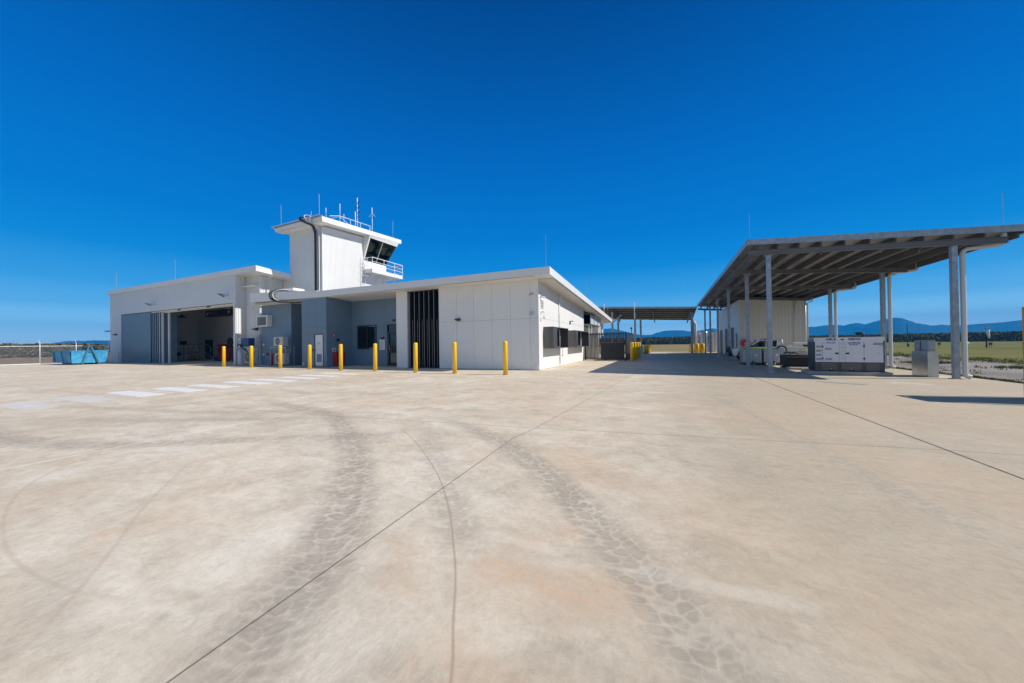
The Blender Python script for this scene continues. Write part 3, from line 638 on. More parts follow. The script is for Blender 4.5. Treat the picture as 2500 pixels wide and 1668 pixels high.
# white walls
w = MB()
w.wall('y', YF+0.012, YF+0.2, -11.35, -5.622, 0, 4.36)                      # front, right of the fins
w.box(-14.33, -13.55, YF, 16.8, 0, 4.36)                                    # pier
w.wall('x', -5.622, -5.82, YF+0.2, 25.2, 0, 4.3, holes=[(16.9, 18.9, 1.08, 2.04), (21.3, 24.2, 1.08, 2.02)], top=lambda y: rz_(4.40, y)-0.04)
w.build('wall', M['joint'], mb)
p = MB()                                             # panels stand 12 mm proud of the dark backing, 9 mm joints
xs = [-11.35, -10.22, -9.17, -8.11, -7.08, -6.03, -5.61]
for a, b in zip(xs, xs[1:]):
    for z0, z1 in ((0.02, 2.495), (2.505, 4.37)): p.box(a+0.005, b-0.005 if b < -5.7 else b, YF, YF+0.012, z0, z1)
for (a, b) in ((YF, 19.2), (19.2, 22.4), (22.4, 25.2)):
    for k, (z0, z1) in enumerate(((0.02, 2.495), (2.505, 4.3))):
        hs = [(16.9, 18.9, 1.08, 2.04), (21.3, 24.2, 1.08, 2.02)] if k == 0 else []
        p.wall('x', -5.61, -5.622, a+0.004, b-0.004, z0, z1, holes=hs, top=(lambda y: rz_(4.40, y)-0.04) if k else None)
p.build('panel_cladding', M['white'], mb)
p = MB(); p.box(-14.335, -13.545, YF-0.005, YF+0.6, 0.005, 4.362); p.build('pier', M['white'], mb)
# blue-grey volumes: each is panels over a dark backing
def bpan(axis, c, a0, a1, z1, splits, zs=(2.5,), nrm=-1, holes=()):
    q = MB(); bk = MB()
    edges = [a0, *splits, a1]; Z = [0.02, *zs, z1]
    for a, b in zip(edges, edges[1:]):
        for u, v in zip(Z, Z[1:]):
            q.wall(axis, c, c-nrm*0.012, a+(0.004 if a != a0 else 0), b-(0.004 if b != a1 else 0), u+0.004, v-0.004, holes=holes)
    bk.wall(axis, c-nrm*0.012, c-nrm*0.2, a0+(0.013 if axis == 'y' else 0.19), a1-0.013, 0, z1, holes=holes)
    w_ = bk.build('blue_grey_wall', M['jointblue'], mb); q.build('blue_grey_cladding', M['bluegrey'], w_)
bpan('y', 14.9, -21.66, -19.36, 4.385, (-21.0, -20.25), holes=[(-20.47, -19.64, 0.03, 2.09)])    # projecting block front
bpan('x', -19.36, 14.913, 16.8, 4.34, (15.9,), nrm=1)
bpan('x', -21.66, 15.1, 19.0, 4.34, (), nrm=-1)
bpan('y', 16.8, -19.36, -14.33, 4.34, (-18.3, -17.35, -16.42), holes=[(-18.85, -17.13, 1.06, 2.64), (-16.26, -15.1, 0.0, 2.63)])
bpan('y', 15.75, -27.35, -24.0, 4.36, (-26.2, -25.2), zs=(2.75,))
bpan('x', -24.0, 15.763, 19.0, 4.34, (17.4,), nrm=1)
bk = MB(); bk.wall('y', 19.0, 19.1, -24.0, -21.66, 0, 4.3); bk.build('recess_wall', M['jointblue'], mb)
# rooms behind openings
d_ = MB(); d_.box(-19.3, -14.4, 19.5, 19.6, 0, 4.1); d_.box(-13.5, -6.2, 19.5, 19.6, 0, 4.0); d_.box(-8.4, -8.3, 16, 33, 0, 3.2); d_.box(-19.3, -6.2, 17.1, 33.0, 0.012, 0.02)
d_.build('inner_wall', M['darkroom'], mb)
# roof
r = MB()
xL, xR, yB = -27.15, -4.8, 33.7
r.hexa([(-20.1, YE, 4.39), (xR, YE, 4.39), (xR, yB, rz_(4.39, yB)+0.05), (-20.1, yB, rz_(4.39, yB)+0.05)], [(-20.1, YE, 4.775), (xR, YE, 4.735), (xR, yB, rz_(4.735, yB)), (-20.1, yB, rz_(4.775, yB))])
r.hexa([(xL, YE, 4.49), (-20.1, YE, 4.39), (-20.1, 18.6, 4.2), (xL, 18.6, 4.25)], [(xL, YE, 5.16), (-20.1, YE, 4.82), (-20.1, 18.6, 4.62), (xL, 18.6, 4.75)])
rf = r.build('roof', M['fascia'], mb)
s_ = MB()
s_.box(-27.1, -5.62, YE+0.03, YF+1.3, 4.355, 4.37)
n = 22
for k in range(9):                                    # ribbed eave lining on the long side
    xa = -5.62+0.08*k+0.02; s_.hexa([(xa, YF, rz_(4.33, YF)), (xa+0.05, YF, rz_(4.33, YF)), (xa+0.05, yB-0.05, rz_(4.36, yB)), (xa, yB-0.05, rz_(4.36, yB))], [(xa, YF, rz_(4.37, YF)), (xa+0.05, YF, rz_(4.37, YF)), (xa+0.05, yB-0.05, rz_(4.40, yB)), (xa, yB-0.05, rz_(4.40, yB))])
s_.build('soffit', M['soffit'], mb)
# dark fin screen: tall fins and in-between short ones
f = MB(); f.box(-13.55, -11.35, 16.25, 16.3, 0, 4.35); f.box(-13.55, -11.35, 15.62, 16.3, 4.30, 4.35); f.box(-13.55, -11.35, 15.62, 16.3, 0.01, 0.05)
sc = f.build('fin_screen', M['charcoal'], mb)
for k in range(7):
    x = -13.42+0.335*k; f = MB(); f.box(x, x+0.05, 15.6, 15.95, 0.05, 4.30); f.build('fin', M['charcoal'], sc)
    if k < 6: f = MB(); f.box(x+0.17, x+0.20, 15.66, 15.9, 0.05, 2.72); f.build('fin', M['charcoal'], sc)
f = MB()
for k in range(7):
    x = -13.42+0.335*k; f.box(x+0.004, x+0.046, 15.594, 15.60, 0.06, 4.29)
    if k < 6: f.box(x+0.172, x+0.198, 15.654, 15.66, 0.06, 2.71)
f.build('fin_edge', M['fin'], sc)
f = MB(); f.box(-13.52, -11.38, 16.0, 16.04, 3.8, 3.9); f.build('rail', M['charcoal'], sc)
# recess window
wd = MB()
wd.wall('y', 16.78, 16.9, -18.85, -17.13, 1.06, 2.64, holes=[(-18.74, -18.02, 1.17, 2.53), (-17.94, -17.24, 1.12, 2.56)])
wf = wd.build('window', M['charcoal'], mb)
wd = MB(); wd.box(-18.72, -17.22, 16.84, 16.85, 1.14, 2.55); wd.build('pane', M['glass'], wf)
# glazed entrance
dd = MB(); dd.wall('y', 16.78, 16.9, -16.26, -15.1, 0.0, 2.63, holes=[(-16.19, -15.17, 2.14, 2.57), (-16.10, -15.24, 0.14, 2.02)])
df = dd.build('glass_door', M['charcoal'], mb)
dd = MB(); dd.box(-16.2, -15.16, 16.84, 16.85, 0.1, 2.58); dd.build('pane', M['glass'], df)
dd = MB(); dd.tube([(-15.98, 16.72, 0.85), (-15.98, 16.72, 1.35)], 0.014); dd.box(-15.99, -15.97, 16.72, 16.79, 0.88, 0.90); dd.box(-15.99, -15.97, 16.72, 16.79, 1.30, 1.32); dd.build('handle', M['galv_sheet'], df)
# service door
sd = MB(); sd.wall('y', 14.89, 15.0, -20.47, -19.64, 0.03, 2.09, holes=[(-20.42, -19.69, 0.03, 2.04)]); sd.build('door_frame', M['charcoal'], mb)
sd = MB(); sd.box(-20.415, -19.695, 14.92, 14.97, 0.05, 2.035); sdo = sd.build('service_door', mat('pale_grey_door', (0.72, 0.73, 0.75), 0.45, var=0.02), mb)
sd = MB(); sd.box(-20.415, -19.695, 14.912, 14.92, 0.06, 0.26); sd.build('kick_plate', M['galv_sheet'], sdo)
sd = MB(); sd.wall('y', 14.905, 14.92, -20.26, -19.83, 0.31, 0.82, holes=[(-20.235, -19.855, 0.335, 0.795)])
for k in range(12): sd.hexa([(-20.235, 14.908, 0.335+k*0.038), (-19.855, 14.908, 0.335+k*0.038), (-19.855, 14.918, 0.355+k*0.038), (-20.235, 14.918, 0.355+k*0.038)], [(-20.235, 14.908, 0.340+k*0.038), (-19.855, 14.908, 0.340+k*0.038), (-19.855, 14.918, 0.362+k*0.038), (-20.235, 14.918, 0.362+k*0.038)])
sd.box(-20.235, -19.855, 14.9185, 14.9195, 0.335, 0.795)
sd.build('vent_grille', mat('slate_grille', (0.20, 0.26, 0.34), 0.5), sdo)
sd = MB(); sd.box(-20.40, -20.34, 14.912, 14.92, 0.92, 1.16); sd.tube([(-20.37, 14.92, 1.05), (-20.37, 14.87, 1.05), (-20.27, 14.87, 1.05)], 0.009, 6); sd.build('handle', M['galv_sheet'], sdo)
sd = MB()
for z, L in ((1.50, 0.36), (1.44, 0.30)):
    n = int(L/0.03)
    for k in range(n):
        if (k*7+int(z*100)) % 5: sd.box(-20.055-L/2+k*0.03, -20.055-L/2+k*0.03+0.022, 14.915, 14.9185, z, z+0.028)
sd.build('lettering', M['ink'], sdo)
# window hoods on the long side
def hood(y0, y1, z0, z1, wy0, wy1):
    X0, X1 = -5.608, -5.11
    h = MB(); t = 0.04
    h.box(X0, X1, y0, y1, z1-t, z1); h.box(X0, X1, y0, y1, z0, z0+t); h.box(X0, X1, y0, wy0, z0+t, z1-t); h.box(X0, X1, wy1, y1, z0+t, z1-t)
    ho = h.build('window_hood', M['hood'], mb)
    f = MB(); f.wall('x', -5.64, -5.70, wy0-0.0, wy1, z0+t, z1-t, holes=[(wy0+0.05, (wy0+wy1)/2-0.03, z0+0.1, z1-0.1), ((wy0+wy1)/2+0.03, wy1-0.05, z0+0.1, z1-0.1)])
    fo = f.build('window', M['charcoal'], ho)
    f = MB(); f.box(-5.68, -5.67, wy0+0.04, wy1-0.04, z0+0.09, z1-0.09); f.build('pane', M['glass'], ho)
hood(16.2, 19.05, 1.03, 2.10, 16.9, 18.95); hood(20.75, 24.55, 1.03, 2.06, 21.3, 24.4)
# bits on the walls
def floodlight(x, y, z, nx=0, big=1.0):
    f = MB(); s = big
    f.hexa([(x-0.11*s, y-0.22*s, z-0.03*s), (x+0.11*s, y-0.22*s, z-0.03*s), (x+0.13*s, y, z-0.09*s), (x-0.13*s, y, z-0.09*s)], [(x-0.10*s, y-0.22*s, z), (x+0.10*s, y-0.22*s, z), (x+0.13*s, y, z+0.05*s), (x-0.13*s, y, z+0.05*s)])
    return f
floodlight(-10.1, YF-0.003, 2.62).build('wall_light', M['charcoal'], mb)
f = MB(); f.box(-5.607, -5.40, 21.2, 21.36, 2.62, 2.66); f.box(-5.607, -5.57, 21.2, 21.36, 2.46, 2.66); f.build('wall_light', M['charcoal'], mb)
f = MB(); f.box(-6.0, -5.86, YF-0.04, YF-0.002, 3.62, 3.72); f.tube([(-5.95, YF-0.05, 3.66), (-5.97, YF-0.2, 3.60)], 0.035, 10); f.build('security_camera', M['grey_plastic'], mb)
f = MB(); f.tube([(-5.973, YF-0.205, 3.598), (-5.974, YF-0.21, 3.596)], 0.03, 10); f.build('lens', M['black'], mb)
f = MB(); f.ring((-5.97, YF-0.03, 2.72), 'y', 0.10, 0.055, 0.055, 20); f.build('dome_camera', M['grey_plastic'], mb)
f = MB(); f.disc((-5.97, YF-0.04, 2.72), 'y', 0.055, 0.06, 16); f.build('dome', M['galv_sheet'], mb)
f = MB(); f.box(-5.607, -5.56, 15.75, 15.87, 3.50, 3.58); f.tube([(-5.56, 15.81, 3.54), (-5.40, 15.95, 3.50)], 0.035, 8); f.build('security_camera', M['white_metal'], mb)
f = MB(); f.box(-5.607, -5.45, 15.86, 15.93, 2.78, 2.83); f.tube([(-5.45, 15.895, 2.80), (-5.45, 15.895, 2.60)], 0.012, 6); f.lathe((-5.45, 15.895, 2.47), [(0.03, 0), (0.05, 0.03), (0.05, 0.10), (0.03, 0.14)], 10); f.build('siren_bracket', M['white_metal'], mb)
f = MB(); f.wall('x', -5.59, -5.608, 15.85, 16.25, 2.98, 3.40, holes=[(15.88, 16.22, 3.01, 3.37)])
for k in range(5): f.box(-5.604, -5.592, 15.88, 16.22, 3.03+k*0.072, 3.03+k*0.072+0.028)
f.build('vent_grille', M['white_metal'], mb)
f = MB(); f.box(-5.6075, -5.6055, 15.88, 16.22, 3.01, 3.37); f.build('vent_recess', M['ink'], mb)
f = MB(); f.tube([(-5.56, 18.85, 0.10), (-5.56, 18.85, 4.05)], 0.028, 8)
for z in (0.4, 1.6, 2.8, 3.6): f.box(-5.608, -5.53, 18.81, 18.89, z, z+0.03)
f.build('downpipe', M['white_metal'], mb)
f = MB(); f.tube([(-5.57, 19.45, 0.62), (-5.57, 19.45, 1.02)], 0.014, 6); f.box(-5.60, -5.54, 19.4, 19.5, 0.55, 0.62); f.build('tap', M['grey_plastic'], mb)
f = MB(); f.box(-5.85, -5.66, YF-0.035, YF-0.001, 0.10, 0.30); f.build('socket_box', M['white_metal'], mb)
f = MB(); f.box(-21.58, -21.40, 14.86, 14.898, 0.08, 0.30); f.build('socket_box', M['grey_plastic'], mb)
f = MB(); f.box(-19.355, -19.30, 15.62, 15.78, 1.62, 1.78); f.build('intercom', M['charcoal'], mb)
f = MB(); f.box(-16.70, -16.52, 16.70, 16.797, 1.70, 1.84); f.build('card_reader', M['charcoal'], mb)
f = MB(); f.box(-15.72, -15.62, 16.69, 16.797, 2.82, 2.92); f.build('wall_light', M['charcoal'], mb)
f = MB(); f.box(-20.62, -20.55, 14.86, 14.897, 1.0, 1.14); f.build('key_pad', M['charcoal'], mb)
for (x, y, z, L) in ((-5.0, 14.95, 4.70, 1.5), (-4.95, 23.2, 4.18, 1.4), (-5.1, 33.0, 3.5, 1.5)):
    f = MB(); f.tube([(x, y, z), (x, y, z+L)], 0.009, 5); f.build('lightning_rod', M['galv_sheet'], mb)
# stepped-back rear end under the long eave
f = MB(); f.box(-7.4, -6.6, 25.2, 33.0, 0, 3.5); f.box(-6.62, -5.82, 25.2, 25.32, 0, 3.72); f.build('rear_wall', M['white'], mb)
f = MB(); f.box(-6.55, -5.30, 29.2, 29.4, 0, 2.55); f.build('rear_screen_wall', M['soffit'], mb)
f = MB(); f.box(-6.55, -5.72, 25.34, 25.55, 2.0, 2.9); f.build('meter_box', M['soffit'], mb)
# large galvanised ducts beside the long wall
du = thing('air_duct', (-5.7, 27, 0), 'bulky galvanised air duct hanging under the eave behind the slatted gate', 'duct')
for bx in ((-6.5, -5.35, 26.2, 30.4, 2.72, 3.42), (-6.45, -5.45, 30.405, 31.2, 1.7, 3.2), (-6.5, -5.6, 32.6, 33.4, 1.9, 3.1)):
    f = MB(); f.box(*bx); f.build('duct_section', M['duct'], du)
f = MB()
for y in (26.2, 27.6, 29.0, 30.35):
    f = MB(); f.box(-6.54, -5.31, y, y+0.04, 2.68, 3.46); f.build('flange', M['galv'], du)
for y in (26.4, 27.4):
    f = MB(); f.tube([(-5.5, y, 2.7), (-5.5, y, 0.02)], 0.03); f.build('pipe', M['galv'], du)

# roof ventilators
def roof_vent(x, y, z, label, s=1.0):
    o = thing('roof_ventilator', (x, y, z), label, 'ventilator', 'ventilators on the low roof')
    f = MB(); f.box(x-0.36*s, x+0.36*s, y-0.36*s, y+0.36*s, z, z+0.34*s); f.build('base', M['grey_plastic'], o)
    f = MB(); f.hexa([(x-0.62*s, y-0.5*s, z+0.36*s), (x+0.62*s, y-0.5*s, z+0.36*s), (x+0.62*s, y+0.5*s, z+0.36*s), (x-0.62*s, y+0.5*s, z+0.36*s)], [(x-0.5*s, y-0.4*s, z+0.56*s), (x+0.5*s, y-0.4*s, z+0.56*s), (x+0.5*s, y+0.4*s, z+0.56*s), (x-0.5*s, y+0.4*s, z+0.56*s)]); f.build('hood', M['white_metal'], o, bevel=0.02)
    return o
roof_vent(-24.95, 16.6, 4.98, 'square white ventilator with a wide hood on the low roof in front of the tower')
f = MB(); f.hexa([(-26.3, 15.5, 4.92), (-24.4, 15.5, 4.86), (-24.4, 16.0, 4.84), (-26.3, 16.0, 4.9)], [(-26.2, 15.5, 5.22), (-24.4, 15.5, 5.04), (-24.4, 16.0, 5.04), (-26.2, 16.0, 5.22)])
tag(f.build('cable_tray', M['white_metal'], loc=(-25.3, 15.7, 4.9)), 'white sheet metal cable cover lying on the low roof below the ventilator', 'cable tray')
# cable bundle looping over the fascia
cb = thing('cable_loop', (-24.2, 14.75, 4.4), 'black cable bundle in a ribbed white hoop wrapping round the low fascia', 'cable')
path = smooth([(-23.6, 15.3, 5.14), (-24.0, 14.95, 5.19), (-24.38, 14.72, 5.02), (-24.42, 14.66, 4.76), (-24.2, 14.68, 4.50), (-23.6, 14.74, 4.32), (-22.6, 14.85, 4.24), (-21.72, 14.98, 4.20)], 8)
for dy in (-0.09, -0.03, 0.03, 0.09):
    f = MB(); f.tube([p_+Vector((dy*0.8, dy*0.6-0.02, -abs(dy)*0.2)) for p_ in path], 0.032, 7); f.build('cable', M['black'], cb)
f = MB()
for k in range(4, 30, 2):
    p_ = path[k]; d = (path[k+1]-path[k-1]).normalized(); s1 = Vector((0.10, 0.07, 0)); f.tube([p_-s1-Vector((0.05, 0.04, 0)), p_+s1+Vector((0, -0.06, 0))], 0.014, 5)
f.build('clip', M['grey_plastic'], cb)
f = MB(); f.tube([p_+Vector((0.16, 0.02, 0)) for p_ in path[:-16]], 0.026, 7); f.build('hoop', M['white_metal'], cb)

# ================================================================== HANGAR
hg = thing('hangar', (-41, 15.5, 0), 'large white hangar with its wide doorway folded open', 'hangar')
f = MB(); f.wall('y', 15.5, 15.72, -52.2, -30.2, 0, 6.93, holes=[(-49.77, -30.45, -1, 4.76)])
f.build('front_wall', M['hangar_wall'], hg)
f = MB(); f.box(-52.2, -52.0, 15.72, 23.5, 0, 6.7); f.box(-52.0, -28.6, 22.6, 22.8, 0, 6.6); f.build('rear_wall', M['inside'], hg)
f = MB(); f.box(-52.0, -28.6, 15.9, 22.6, 6.0, 6.05); f.build('ceiling', M['inside'], hg)
f = MB(); f.box(-41.24, -41.22, 15.496, 15.4995, 4.78, 6.86); f.build('wall_joint', M['grey_plastic'], hg)
f = MB(); f.ribs((-30.2, 15.5), (-30.2, 16.25), 0, 6.9, (1, 0), 0.15, 0.03, 0.035, base=0.012); f.ribs((-30.2, 16.25), (-28.4, 16.25), 0, 6.88, (0, -1), 0.15, 0.025, 0.03); f.ribs((-28.4, 16.25), (-28.4, 17.98), 0, 6.85, (1, 0), 0.19, 0.03, 0.03); f.ribs((-28.4, 17.98), (-27.3, 17.98), 0, 6.7, (0, -1), 0.19, 0.02, 0.03)
f.box(-30.45, -30.2, 15.485, 15.52, 0, 4.76)
f.build('ribbed_cladding', M['white_metal'], hg)
f = MB(); f.hexa([(-52.4, 15.35, 6.88), (-27.3, 15.35, 6.88), (-27.3, 17.99, 6.67), (-52.4, 17.99, 6.67)], [(-52.4, 15.35, 7.30), (-27.3, 15.35, 7.28), (-27.3, 17.99, 7.06), (-52.4, 17.99, 7.08)])
f.hexa([(-52.4, 17.99, 6.67), (-27.62, 17.99, 6.67), (-27.62, 23.6, 6.25), (-52.4, 23.6, 6.25)], [(-52.4, 17.99, 7.08), (-27.62, 17.99, 7.06), (-27.62, 23.6, 6.62), (-52.4, 23.6, 6.62)])
f.build('roof', M['fascia'], hg)
f = MB(); f.tube([(-27.28, 16.52, 7.05), (-27.28, 16.52, 6.80), (-28.0, 16.6, 6.55), (-28.34, 16.68, 6.45), (-28.34, 16.68, 4.7)], 0.03, 8); f.build('downpipe', M['white_metal'], hg)
# folding door: closed panel and stacked leaves
f = MB(); f.box(-49.75, -43.75, 15.56, 15.62, 0.02, 4.70); dl = f.build('closed_door', M['bluegrey_door'], hg)
f = MB(); f.box(-43.75, -43.68, 15.53, 15.68, 0.02, 4.72); f.build('door_edge', M['charcoal'], dl)
for k in range(5):
    x = -43.5+0.34*k; f = MB(); f.box(x, x+0.07, 15.55, 16.75, 0.03, 4.66)
    lo = f.build('door_leaf', M['bluegrey_door'], hg)
    f = MB(); f.box(x, x+0.07, 15.53, 15.55, 0.03, 4.66); f.build('leaf_edge', M['galv'] if k < 4 else M['white_metal'], lo)
f = MB(); f.box(-41.86, -41.74, 15.6, 15.72, 0, 4.6); f.box(-41.1, -40.98, 15.75, 15.87, 0, 4.6); f.build('guide_post', M['white_metal'], hg)
f = MB(); f.box(-43.7, -30.45, 15.56, 15.64, 4.62, 4.70); f.box(-43.7, -30.45, 15.76, 15.82, 4.55, 4.64); f.build('door_track', M['soffit'], hg)
for x in (-38.6, -34.0):
    f = MB(); f.box(x-0.2, x+0.2, 15.5, 15.56, 4.60, 4.70); f.build('sensor', M['grey_dark'], hg)
for x in (-42.89, -31.16):
    f = MB(); f.box(x-0.03, x+0.03, 15.2, 15.497, 5.36, 5.42); f.hexa([(x-0.28, 14.9, 5.44), (x+0.12, 14.9, 5.44), (x+0.16, 15.25, 5.22), (x-0.16, 15.25, 5.22)], [(x-0.28, 14.9, 5.48), (x+0.12, 14.9, 5.48), (x+0.16, 15.25, 5.38), (x-0.16, 15.25, 5.38)]); f.build('floodlight', M['galv_sheet'], hg)
f = MB(); f.hexa([(-51.1, 15.25, 2.78), (-50.6, 15.25, 2.78), (-50.6, 15.497, 2.72), (-51.1, 15.497, 2.72)], [(-51.1, 15.25, 2.81), (-50.6, 15.25, 2.81), (-50.6, 15.497, 2.88), (-51.1, 15.497, 2.88)]); f.build('wall_light', M['charcoal'], hg)
f = MB(); f.box(-52.9, -52.2, 15.3, 15.497, 3.12, 3.24); f.build('security_camera', M['galv'], hg)
for x, z in ((-40.4, 7.26), (-52.9+0.6, 7.28)):
    f = MB(); f.tube([(x, 16, z), (x, 16, z+2.05)], 0.017, 5); f.build('lightning_rod', M['galv_sheet'], hg)
f = MB(); f.box(-50.45, -50.25, 15.45, 15.497, 0.3, 1.1); f.build('power_box', M['white_metal'], hg)
f = MB(); f.box(-50.17, -48.55, 22.54, 22.599, 0, 2.28); ho = f.build('side_door', M['black'], hg)
f = MB(); f.box(-48.85, -48.80, 22.5, 22.54, 0.9, 1.5); f.build('handle', M['galv_sheet'], ho)
# things inside the hangar
def inside(name, build, mat_, label, cat, loc, parts=()):
    o = thing(name, loc, label, cat); m_ = MB(); build(m_); m_.build(parts[0] if parts else 'body', mat_, o); return o
o = thing('ceiling_duct', (-42, 19.5, 5), 'long black air duct hanging high inside the hangar doorway', 'duct')
f = MB(); f.box(-42.6, -32.0, 19.2, 19.9, 4.45, 5.05); f.build('duct_box', M['black'], o)
for x in (-42.2, -38.5):
    f = MB(); f.disc((x, 19.19, 4.75), 'y', 0.12, 0.02); f.build('outlet', M['grey_plastic'], o)
    f = MB(); f.tube([(x, 19.5, 5.05), (x, 19.5, 6.0)], 0.02); f.build('hanger', M['galv'], o)
for x, y in ((-46.7, 19.0), (-39.4, 18.3)):
    o = thing('pendant_lamp', (x, y, 4.7), 'dark bell-shaped lamp hanging above the stair platform in the hangar' if x < -42 else 'dark bell-shaped lamp hanging in front of the black duct in the hangar', 'lamp', 'high bay lamps in the hangar')
    f = MB(); f.lathe((x, y, 4.55), [(0.42, 0), (0.40, 0.03), (0.16, 0.18), (0.1, 0.3)], 18); f.build('shade', M['black'], o)
    f = MB(); f.tube([(x, y, 4.8), (x, y, 6.0)], 0.015); f.build('cord', M['black'], o)
o = thing('stair_platform', (-46.8, 20, 0), 'grey wheeled access stair with handrails inside the hangar', 'access stairs')
f = MB()
SX = lambda u: -46.8+u
for y in (19.6, 20.5):
    f.tube([(SX(0), y, 0.1), (SX(0), y, 1.75)], 0.022); f.tube([(SX(1.2), y, 0.1), (SX(1.2), y, 1.75)], 0.022); f.tube([(SX(0), y, 1.75), (SX(1.5), y, 1.75), (SX(3.0), y, 0.85)], 0.022); f.tube([(SX(0), y, 1.3), (SX(1.5), y, 1.3)], 0.016)
    f.tube([(SX(1.5), y, 0.82), (SX(2.9), y, 0.12)], 0.03); f.tube([(SX(2.2), y, 1.32), (SX(2.2), y, 0.45)], 0.018)
f.build('handrail', M['galv'], o)
f = MB(); f.box(SX(0), SX(1.5), 19.6, 20.5, 0.8, 0.86)
for k in range(4): f.box(SX(1.6+0.35*k), SX(1.9+0.35*k), 19.6, 20.5, 0.62-0.17*k, 0.65-0.17*k)
f.build('tread', M['galv'], o)
for x in (0.05, 1.2):
    f = MB(); f.disc((SX(x), 19.6, 0.1), 'y', 0.1, 0.05); f.build('wheel', M['rubber'], o)
o = thing('monitor_stand', (-45.5, 18.6, 0), 'dark screen on a wheeled pole stand inside the hangar', 'screen stand')
f = MB(); f.box(-46.06, -44.84, 18.55, 18.62, 1.67, 2.07); f.build('screen', M['black'], o)
f = MB(); f.tube([(-45.5, 18.65, 0.1), (-45.5, 18.65, 1.7)], 0.03); f.box(-45.95, -45.0, 18.4, 18.9, 0.75, 0.79); f.box(-46.0, -44.95, 18.4, 18.9, 0.06, 0.1); f.tube([(-45.95, 18.65, 0.1), (-45.95, 18.65, 1.3)], 0.02); f.build('stand', M['galv'], o)
o = thing('workbench', (-46.8, 18.3, 0), 'dark workbench standing beside the folded hangar doors', 'workbench')
f = MB(); f.box(-47.9, -46.2, 18.0, 18.7, 0.58, 0.90); f.build('bench_top', M['black'], o)
for x in (-47.8, -46.3):
    f = MB(); f.box(x-0.04, x+0.04, 18.1, 18.6, 0.02, 0.58); f.build('leg', M['galv'], o)
f = MB(); f.box(-46.9, -46.5, 18.2, 18.5, 0.90, 1.08); f.build('vice', M['grey_dark'], o)
def chest(x, y, w, h, label):
    o = thing('tool_chest', (x, y, 0), label, 'tool chest', 'red tool chests in the hangar')
    f = MB(); f.box(x, x+w, y, y+0.6, 0.1, h); b = f.build('cabinet', M['red_dark'], o, bevel=0.01)
    for k in range(4):
        f = MB(); f.box(x+0.04, x+w-0.04, y-0.02, y-0.001, 0.16+k*(h-0.2)/4, 0.10+(k+1)*(h-0.2)/4); f.build('drawer', M['red'] if k < 2 else M['red_dark'], o)
    for dx in (0.08, w-0.08):
        f = MB(); f.disc((x+dx, y+0.1, 0.05), 'y', 0.05, 0.04, 12); f.build('castor', M['rubber'], o)
    return o
chest(-40.63, 19.3, 0.75, 1.70, 'tall dark red tool chest inside the hangar doorway')
chest(-39.85, 19.5, 0.75, 1.5, 'lower red tool chest behind the leftmost yellow bollard in the hangar')
o = thing('pedestal_fan', (-37.9, 19.0, 0), 'large black pedestal fan in the right side of the hangar doorway', 'fan')
f = MB(); f.ring((-37.9, 19.0, 1.85), 'y', 0.42, 0.38, 0.12, 24); f.disc((-37.9, 19.0, 1.85), 'y', 0.37, 0.03, 24); f.build('fan_head', M['black'], o)
f = MB(); f.tube([(-38.3, 19.05, 0.05), (-37.9, 19.05, 1.5)], 0.035); f.lathe((-38.3, 19.05, 0), [(0.3, 0), (0.28, 0.05), (0.05, 0.08)], 16); f.build('stand', M['black'], o)
o = thing('waste_bin', (-36.9, 18.9, 0), 'black round bin with a domed lid beside the hangar fan', 'bin')
f = MB(); f.lathe((-36.9, 18.9, 0), [(0.22, 0), (0.27, 0.7), (0.29, 0.72), (0.28, 0.78)], 18); f.build('bin_body', M['navy_dark'], o)
f = MB(); f.lathe((-36.9, 18.9, 0.785), [(0.28, 0), (0.2, 0.16), (0.05, 0.22)], 18); f.build('lid', M['black'], o)
o = thing('parts_crate', (-41.2, 19.6, 0), 'low blue plastic crate between the hangar door and red tool chests', 'crate')
f = MB(); f.wall('y', 19.4, 19.42, -41.56, -40.9, 0.02, 0.4); f.wall('y', 19.9, 19.92, -41.56, -40.9, 0.02, 0.4); f.box(-41.56, -41.54, 19.42, 19.9, 0.02, 0.4); f.box(-40.92, -40.9, 19.42, 19.9, 0.02, 0.4); f.box(-41.54, -40.92, 19.42, 19.9, 0.02, 0.05); f.build('crate_body', M['blue_paint'], o)
o = thing('gas_trolley', (-44.1, 18.8, 0), 'small trolley with an orange bottle in front of the access stair', 'trolley')
f = MB(); f.lathe((-44.2, 18.8, 0.1), [(0.13, 0), (0.13, 0.8), (0.05, 0.95), (0.04, 1.05)], 14); f.build('bottle', mat('orange_enamel', (0.35, 0.10, 0.02), 0.4), o)
f = MB(); f.box(-44.4, -43.8, 18.7, 19.0, 0.06, 0.1); f.tube([(-43.9, 19.0, 0.1), (-43.9, 19.0, 1.1)], 0.02); f.build('frame', M['grey_dark'], o)

# ================================================================== CONTROL TOWER
tw = thing('control_tower', (-25.6, 18, 0), 'white control tower with slanted glass cab, balcony and flat roof', 'tower')
XE, XW = -23.73, -27.5
tz = lambda y: 10.36+0.055*(y-17.3)
f = MB(); f.ribs((XW, 18.0), (XE, 18.0), 4.0, 10.5, (0, -1), 0.30, 0.008, 0.012, top=lambda x: tz(18)+0.02)
f.ribs((XE, 18.0), (XE, 21.95), 4.0, 10.5, (1, 0), 0.105, 0.014, 0.014, top=lambda x: tz(18+x)+0.02)
f.box(XE-0.05, XE+0.03, 17.96, 18.03, 4.0, tz(18)); f.build('ribbed_cladding', M['white_metal'], tw)
f = MB(); f.box(XW, XW+0.1, 18.01, 24.5, 4.0, 10.6); f.box(XW+0.1, XE-0.1, 24.4, 24.5, 4.0, 8.66); f.box(XE-0.12, XE-0.01, 21.95, 24.5, 4.0, 8.66); f.build('wall', M['white'], tw)
